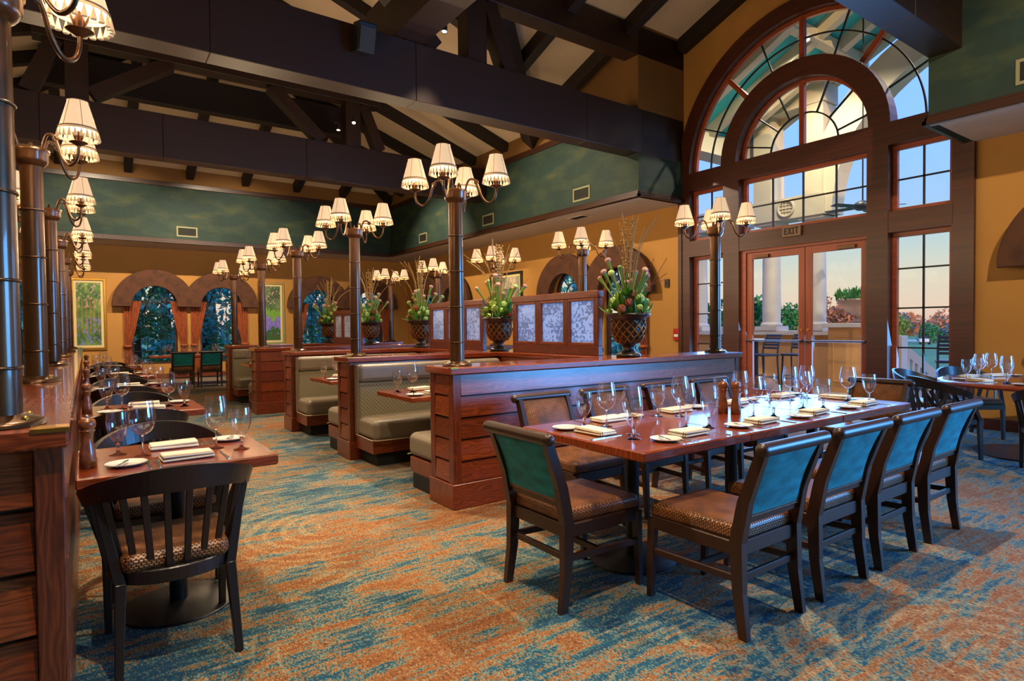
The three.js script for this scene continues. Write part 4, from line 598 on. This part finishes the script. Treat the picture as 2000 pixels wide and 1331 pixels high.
DZ.forEach((z, i) => { const p = [SPX + (i === 0 ? .05 : 0), 1.071, z - .18]; dup(urn0, 'lattice_urn', `dark footed urn with bronze lattice, ${dw[i]} divider from the long table`, 'urn', p, i); dup(fl0, 'flower_arrangement', `tall dried grasses, green blooms and leaves, ${dw[i]} divider urn from the long table`, 'flowers', [p[0], p[1] + .37, p[2]], i * 1.3 + .4); });
// ---------------------------------------------------------------- track spotlights and loudspeaker under the roof
const lensM = S('#ffffff', .4, { emissive: new THREE.Color(1, .9, .75), emissiveIntensity: 6 });
function spot(x, y, z, tx, ty, tz, I, ang, label) {
  const t = thing('track_spotlight', label, 'spotlight', [x, y, z]); const d = V3(tx - x, ty - y, tz - z).normalize(), q = new THREE.Quaternion().setFromUnitVectors(V3(0, -1, 0), d);
  obj('bracket', [BX(-.1, .01, .06, .1, -.02, .02), cyl(.008, .008, .09, 8)], M.black, t); obj('head', lathe([[.0, .06], [.03, .055], [.038, .03], [.04, -.07], [.036, -.07], [.034, -.05]], 20).applyQuaternion(q), M.black, t); obj('lens', cyl(.034, .034, .006, 20, 0, -.062, 0).applyQuaternion(q), lensM, t);
  const L = new THREE.SpotLight(new THREE.Color(1, .8, .56), I * SPOT, 0, ang, .45, 2); L.position.copy(V3(x, y, z).addScaledVector(d, .085)); L.target.position.set(tx, ty, tz); L.castShadow = true; L.shadow.radius = 2; L.shadow.mapSize.set(1024, 1024); scene.add(L, L.target);
}
spot(4.02, 5.42, -7.15, 3.4, .4, -6.4, 40, .62, 'black track spotlight glowing above the window truss');
spot(4.02, 5.2, -2.1, 3.4, .5, -2.4, 55, .6, 'black track spotlight over the long table');
spot(4.02, 5.2, -5.0, 3.0, .6, -5.2, 50, .6, 'black track spotlight over the nearest booth');
spot(4.55, 5.62, -11.9, 3.2, .6, -8.6, 45, .5, 'black track spotlight by the far truss post aimed at the booths');
spot(4.3, 5.5, -12.1, 3.6, .4, -11.2, 14, .6, 'black track spotlight by the far truss post aimed at the aisle');
spot(5.3, 5.4, -14.4, 9.4, 2.0, -15.2, 75, .65, 'black track spotlight on the cross beam aimed at the window wall');
spot(4.02, 5.6, -9.9, 9.4, 1.9, -9.6, 80, .7, 'black track spotlight behind the window truss aimed at the window wall');
spot(3.0, 5.7, -14.4, 3.6, 1.2, -19.6, 85, .75, 'black track spotlight on the cross beam aimed at the back windows');
spot(.2, 5.7, -14.4, .4, 1.4, -19.6, 85, .75, 'black track spotlight on the cross beam aimed at the painting');
spot(.55, 5.6, -4.3, .45, .6, -3.4, 42, .6, 'black track spotlight over the first counter tables');
spot(.55, 5.6, -9.2, .8, .5, -8.0, 60, .65, 'black track spotlight over the middle counter tables');
spot(.72, 5.6, -.8, 1.2, 0, -1.8, 45, .7, 'black track spotlight over the entrance floor');
spot(4.02, 5.2, 1.0, 9.4, 1.8, -1.6, 75, .7, 'black track spotlight aimed at the round table wall');
{ const t = thing('loudspeaker', 'dark loudspeaker fixed to the face of the window truss', 'loudspeaker', [2.95, 4.95, Z1 + .02]); obj('cabinet', muv(new RoundedBoxGeometry(.24, .36, .22, 2, .02)).rotateX(.25).translate(0, .1, .13), M.black, t); obj('grille', BX(-.1, .1, -.05, .25, .235, .243).rotateX(.25).translate(0, 0, -.01), S('#2a2c30', .7), t); obj('bracket', BX(-.03, .03, 0, .2, -.02, .05), M.black, t); }
// ---------------------------------------------------------------- outside: portico, patio furniture, golf course
{
  const t = thing('portico', 'cream stone portico with twin columns, wide arch and teal panelled gable ceiling', 'portico', [0, 0, 0]);
  const PX = 13.2, col = (z) => { obj('column_shaft', lathe([[.2, 0], [.205, .5], [.195, 1.4], [.175, 2.15]], 32).translate(PX, 1.42, z), M.stone, t); obj('column_base', [lathe([[.23, 0], [.25, .03], [.23, .06], [.21, .08], [.2, .1]], 32).translate(PX, 1.33, z), BX(PX - .27, PX + .27, 1.23, 1.33, z - .27, z + .27)], M.stone, t); obj('capital', [lathe([[.17, 0], [.2, .03], [.19, .05], [.25, .12]], 32).translate(PX, 3.56, z), BX(PX - .27, PX + .27, 3.68, 3.74, z - .27, z + .27)], M.stone, t); };
  const zs = [-10.0, -8.95, -7.97, -6.91, -.1, .95]; zs.forEach(col);
  for (const z of [-7.44, .43]) { obj('lintel', BX(PX - .3, PX + .3, 3.74, 4.22, z - .85, z + .85), M.cream, t); for (const s of [-.6, .6]) obj('pier', BX(PX - .28, PX + .28, 4.22, 6.15, z + s - .22, z + s + .22), M.cream, t); obj('architrave', BX(PX - .3, PX + .3, 6.15, 6.6, z - .85, z + .85), M.cream, t); }
  obj('lintel', BX(PX - .3, PX + .3, 3.74, 4.22, -10.4, -8.6), M.cream, t); obj('round_grille', [new THREE.TorusGeometry(.18, .03, 6, 28), BX(-.18, .18, -.008, .008, -.01, .01), BX(-.008, .008, -.18, .18, -.01, .01), BX(-.15, .15, .07, .08, -.01, .01), BX(-.15, .15, -.08, -.07, -.01, .01), BX(.07, .08, -.15, .15, -.01, .01), BX(-.08, -.07, -.15, .15, -.01, .01)].map((g) => (g.index ? g.toNonIndexed() : g).rotateY(PI / 2).translate(PX - .31, 3.98, -7.44)), M.cream, t);
  const ac = -3.5, ar = 2.95; obj('arch_ring', wallX(sector(ac, 3.74, ar, ar + .62, 0, PI), PX - .25, .5), M.cream, t);
  // gable ceiling seen from below: teal boards between cream rafters
  const ry = 8.35, k = .5, zc = -3.5, half = 5.2; const f = (z) => ry - k * Math.abs(z - zc);
  for (const s of [-1, 1]) { const ze = zc + s * half; obj('ceiling_panel', bar(V3(11.66, f(ze) + .06, ze), V3(11.66, ry + .06, zc), 4.0, .08), M.teal, t); for (const x of [9.85, 10.7, 11.6, 12.5, 13.4]) obj('rafter', bar(V3(x, f(ze) - .12, ze), V3(x, ry - .12, zc), .2, .24), M.cream, t); for (const q of [.5]) { const z = zc + s * half * q; obj('purlin', BX(9.66, 13.6, f(z) - .24, f(z) - .03, z - .1, z + .1), M.cream, t); } obj('eaves_beam', BX(9.66, 13.6, f(ze) - .5, f(ze) - .05, ze - .25, ze + .25), M.cream, t); }
  const w = thing('parapet_wall', 'stucco parapet wall with stone coping between portico columns', 'wall', [0, 0, 0]); obj('wall_body', [BX(PX - .18, PX + .18, -.02, 1.13, -11, -6.55)], M.stucco, w); obj('coping', BX(PX - .26, PX + .26, 1.13, 1.23, -11, -6.5), M.stone, w);
  const p = thing('stucco_pedestal', 'square stucco pedestal with recessed panel and stone cap', 'pedestal', [12.75, 0, -5.85]); obj('body', BX(-.42, .42, -.02, 1.3, -.36, .4), M.stucco, p); obj('panel_moulding', [BX(-.44, -.42, .2, .22, -.24, .28), BX(-.44, -.42, 1.1, 1.12, -.24, .28), BX(-.44, -.42, .2, 1.12, -.26, -.24), BX(-.44, -.42, .2, 1.12, .28, .3)], M.stucco, p); obj('cap', BX(-.5, .5, 1.3, 1.385, -.44, .48), M.stone, p);
  const u = thing('stone_planter', 'wide pale stone bowl planter on the pedestal', 'planter', [12.75, 1.385, -5.72]); obj('bowl', lathe([[0, 0], [.2, 0], [.2, .06], [.11, .1], [.12, .14], [.3, .22], [.42, .36], [.46, .44], [.47, .48], [.42, .48], [.38, .44], [0, .42]], 36), M.urnw, u);
  const sh = thing('planter_shrub', 'dark green leafy shrub growing in the stone planter', 'shrub', [12.75, 1.83, -5.72]); const gl = []; for (let i = 0; i < 420; i++) { const a = rr(0, 6.28), r = Math.sqrt(rnd()) * .5; gl.push(leafGeo.clone().scale(.8, rr(.7, 1.2), 1).rotateX(rr(-.2, 1.2)).rotateY(rr(0, 6.28)).translate(r * Math.cos(a), rr(-.02, .22) * (1.1 - r), r * Math.sin(a))); } const fm = obj('foliage', gl, M.treeA, sh); fm.userData.kind = 'stuff'; obj('stem', cyl(.03, .02, .15, 8, 0, -.05, 0), M.bark, sh);
}
for (const [x, z, w] of [[11.2, -6.1, 'over the bar stools'], [11.2, -2.4, 'over the stair side']]) { const t = thing('portico_downlight', 'round ceiling downlight under the portico roof ' + w, 'ceiling light', [x, 6.75, z]); obj('housing', lathe([[.1, 0], [.12, 0], [.12, .1], [0, .1]], 24), M.white, t); obj('lens', cyl(.095, .095, .01, 24, 0, .005, 0), S('#ffffff', .4, { emissive: new THREE.Color(1, .9, .74), emissiveIntensity: 3 }), t); const L = new THREE.SpotLight(new THREE.Color(1, .86, .66), 70, 0, 1.35, .4, 2); L.position.set(x, 6.73, z); L.target.position.set(x + .6, 0, z - .2); L.castShadow = true; L.shadow.radius = 4; scene.add(L, L.target); obj('stem', cyl(.02, .02, 7.3 - 6.85, 8, 0, .1, 0), M.white, t); }
function makeStool() { const t = new THREE.Group(); for (const s of [-1, 1]) { obj('rear_leg', tube([[s * .2, 0, .24], [s * .19, .4, .2], [s * .19, .76, .18], [s * .19, 1.0, .22], [s * .18, 1.17, .3]], .017, 20, 6), M.stool, t); obj('front_leg', bar(V3(s * .2, 0, -.2), V3(s * .18, .75, -.17), .03), M.stool, t); } obj('seat', muv(new RoundedBoxGeometry(.44, .045, .42, 2, .018)).translate(0, .765, 0), M.stool, t); for (let i = 0; i < 5; i++) obj('back_slat', B(.36, .045, .012, 0, .9 + i * .062, .2 + i * .022, { r: [.3, 0, 0] }), M.stool, t); for (const z of [-.19, .22]) obj('foot_rail', B(.36, .022, .02, 0, .3, z), M.stool, t); for (const s of [-1, 1]) obj('foot_rail', B(.02, .022, .4, s * .19, .34, .01), M.stool, t); return t; }
const stool0 = makeStool();
[[11.05, -6.85, 1.35, 'nearest the door stile'], [11.55, -6.45, 1.6, 'second behind the glass door'], [11.0, -8.05, 1.5, 'behind the narrow side light'], [11.0, -3.62, -1.2, 'behind the side light near the round table']].forEach(([x, z, r, w]) => dup(stool0, 'bar_stool', 'slate-blue slatted bar stool on the patio, ' + w, 'bar stool', [x, 0, z], r));
{ const t = thing('high_table', 'tall patio table among the bar stools', 'table', [11.6, 0, -7.35]); obj('table_top', B(.7, .04, .7, 0, 1.05, 0), S('#c9c2b4', .5), t); obj('column', cyl(.04, .04, 1.03, 12), M.stool, t); obj('base', lathe([[0, .03], [.3, .02], [.3, 0]], 24), M.stool, t); }
{ const t = thing('ceiling_fan', 'dark ceiling fan on a long rod under the portico', 'ceiling fan', [12, 3.58, -5.4]); obj('rod', cyl(.014, .014, 3.75, 8, 0, .1, 0), M.black, t); obj('motor', lathe([[0, -.06], [.1, -.06], [.16, -.02], [.16, .05], [.09, .1], [.02, .12]], 24), M.stool, t); for (let k = 0; k < 5; k++) obj('blade', B(.55, .012, .14, .42, .0, 0, { r: [.2, 0, 0] }).rotateY(k / 5 * 2 * PI + .3), M.stool, t); }
{ const t = thing('stair_balustrade', 'white stone stair balustrade with turned balusters descending to the lawn', 'balustrade', [13.5, 0, -5.4]); const a = V3(0, .95, 0), b = V3(1.5, .02, .38); obj('handrail', bar(a, b, .16, .12), M.stone, t); obj('bottom_rail', bar(V3(0, .15, 0), V3(1.5, -.78, .38), .16, .1), M.stone, t); for (let k = 1; k < 10; k++) { const p = a.clone().lerp(b, k / 10); obj('baluster', lathe([[.05, 0], [.05, .04], [.03, .08], [.065, .22], [.03, .5], [.04, .62], [.05, .7]], 14).translate(p.x, p.y - .77, p.z), M.stone, t); } obj('newel_post', BX(-.14, .14, 0, 1.12, -.14, .14), M.stone, t); }
struct('floor_patio', BX(XW + .2, 15.2, -.12, -.01, -14, 5, { c: .01 }), M.patio, 'stone paved patio outside the doors');
struct('ground_lawn', (() => { const g = new THREE.PlaneGeometry(620, 620, 62, 62).rotateX(-PI / 2), p = g.attributes.position; for (let i = 0; i < p.count; i++) { const x = p.getX(i), z = p.getZ(i), d = Math.hypot(x - 5, z + 5); p.setY(i, x > 16 ? -1.5 : -.4); } g.computeVertexNormals(); return muv(g, 'x'); })(), M.grass, 'green golf course lawn falling away from the building');
{ const s = new THREE.Shape(); s.absellipse(0, 0, 15, 4.5, 0, 2 * PI); tag(obj('sand_bunker', extr(s, .25, 0, 24).rotateX(-PI / 2).rotateY(1.25).translate(108, -1.62, -38.8), M.sand), 'pale sand bunker across the fairway', 'bunker'); }
{ const t = thing('golf_cart', 'small white golf cart standing on the fairway', 'golf cart', [93, -1.5, -33.9], .4); obj('body', [BX(-1.1, 1.1, .3, .8, -.55, .55, { c: .1 })], M.white, t); obj('roof', BX(-.8, .8, 1.75, 1.82, -.6, .6), M.stool, t); for (const x of [-.7, .7]) for (const z of [-.5, .5]) { obj('roof_post', bar(V3(x, .8, z), V3(x, 1.75, z), .05), M.black, t); obj('wheel', cyl(.25, .25, .18, 16).rotateX(PI / 2).translate(x, .25, z), M.black, t); } obj('seat', BX(-.5, .3, .8, 1.2, -.5, .5, { c: .05 }), M.stool, t); }
function tree(x, y, z, h, r, mat, label, n = 700, o = {}) {
  const t = thing(o.name ?? 'tree', label, o.cat ?? 'tree', [x, y, z], 0, o.group); obj('trunk', [lathe([[r * .09, 0], [r * .06, h * .3], [r * .045, h * .7]], 8), ...[0, 1, 2, 3].map((k) => tube([V3(0, h * .35, 0), V3(Math.cos(k * 1.7) * r * .3, h * .55, Math.sin(k * 1.7) * r * .3), V3(Math.cos(k * 1.7) * r * .6, h * .75, Math.sin(k * 1.7) * r * .6)], r * .02, 6, 5))], M.bark, t);
  const bl = []; for (let k = 0; k < (o.blobs ?? 7); k++) bl.push([rr(-.6, .6) * r, h * rr(o.lo ?? .42, .88), rr(-.6, .6) * r, r * rr(.35, .6)]);
  const pos = [], ls = o.leaf ?? r * .11; for (let i = 0; i < n; i++) { const b = bl[i % bl.length], d = V3(rr(-1, 1), rr(-1, 1), rr(-1, 1)).normalize().multiplyScalar(b[3] * Math.cbrt(rr(.35, 1))), c = V3(b[0] + d.x, b[1] + d.y * .85, b[2] + d.z), u = V3(rr(-1, 1), rr(-1, 1), rr(-1, 1)).normalize().multiplyScalar(ls), v = V3(rr(-1, 1), rr(-1, 1), rr(-1, 1)).cross(u).normalize().multiplyScalar(ls * .55); pos.push(...c.clone().sub(u).toArray(), ...c.clone().add(v).toArray(), ...c.clone().add(u).toArray(), ...c.clone().sub(u).toArray(), ...c.clone().add(u).toArray(), ...c.clone().sub(v).toArray()); }
  const g = new THREE.BufferGeometry(); g.setAttribute('position', new THREE.Float32BufferAttribute(pos, 3)); g.computeVertexNormals(); obj('foliage', g, mat, t).userData.kind = 'stuff'; return t;
}
// trees on the course, seen through the great window
tree(24, -1.5, -17.2, 4.4, 1.7, M.treeB, 'bright yellow-green leafy tree behind the narrow side light', 1800, { lo: .25, leaf: .13 }); tree(26, -1.5, -16.6, 4.8, 1.2, M.treeA, 'dense green tree beside the portico column on its far side', 1500, { lo: .25, leaf: .12 }); tree(34, -1.5, -19.3, 4.2, 1.5, M.treeA, 'rounded green tree between the twin portico columns', 1500, { lo: .25, leaf: .13 });
tree(40, -1.5, -19.8, 4.8, 2, M.treeC, 'orange autumn tree behind the stone planter pedestal', 1700, { lo: .2, leaf: .14 }); tree(38, -1.5, -19.4, 5.8, .8, M.treeC, 'thin bare-topped rust tree beside the second column', 160, { lo: .5, leaf: .1 }); tree(41, -1.5, -17.8, 3.6, 2.0, M.treeC, 'low orange tree behind the pedestal', 1100, { lo: .2, leaf: .14 });
tree(72, -1.5, -28.4, 4.2, 1.5, M.treeB, 'golden-green oak at the edge of the fairway', 1500, { lo: .35, leaf: .16 }); tree(100, -1.5, -36.3, 2.6, 1.8, M.treeA, 'small dark green tree in the far rough', 900, { lo: .2, leaf: .2 }); tree(102, -1.5, -35.0, 2.4, 2.2, M.treeE, 'grey-green bush tree beyond the bunker', 900, { lo: .2, leaf: .2 }); tree(103, -1.5, -33.2, 2.6, 2.8, M.treeE, 'wide grey-green thicket beyond the bunker', 900, { lo: .2, leaf: .25 });
for (let i = 0; i < 40; i++) { const a = .1 + i / 39 * .62, d = 165 + (i % 3) * 24; tree(d * Math.cos(a), -1.5, -d * Math.sin(a), rr(3.8, 5.2), rr(4.5, 6), [M.treeC, M.treeC, M.treeE, M.treeC][i % 4], 'autumn tree in the woods along the far horizon', 420, { lo: .15, group: 'woods along the horizon', leaf: .5 }); }
// trees in the shade behind the back windows
for (let i = 0; i < 15; i++) { const x = -7 + i * 1.35 + rr(-.4, .4), z = rr(-25.5, -22.2); tree(x, -.4, z, rr(4.5, 7), rr(1.3, 2), i % 3 ? M.treeD : M.treeA, 'shady green tree close behind the back windows', 1600, { lo: .08, group: 'trees behind the back windows', leaf: .1, blobs: 10 }); }
for (let i = 0; i < 16; i++) tree(-14 + i * 2.4, -.6, rr(-34, -29), rr(8, 12), rr(2.4, 3.4), M.treeD, 'tall dark tree in the wood behind the building', 1300, { lo: .06, group: 'wood behind the building', leaf: .22, blobs: 12 });
for (let i = 0; i < 6; i++) tree(19 + rr(-2, 2), -1.5, -25 + i * 2.0, rr(7, 9), rr(1.3, 1.8), M.treeD, 'dark slender tree beyond the window wall', 900, { lo: .2, group: 'trees beyond the window wall', leaf: .14 });
renderer.render(scene, camera);
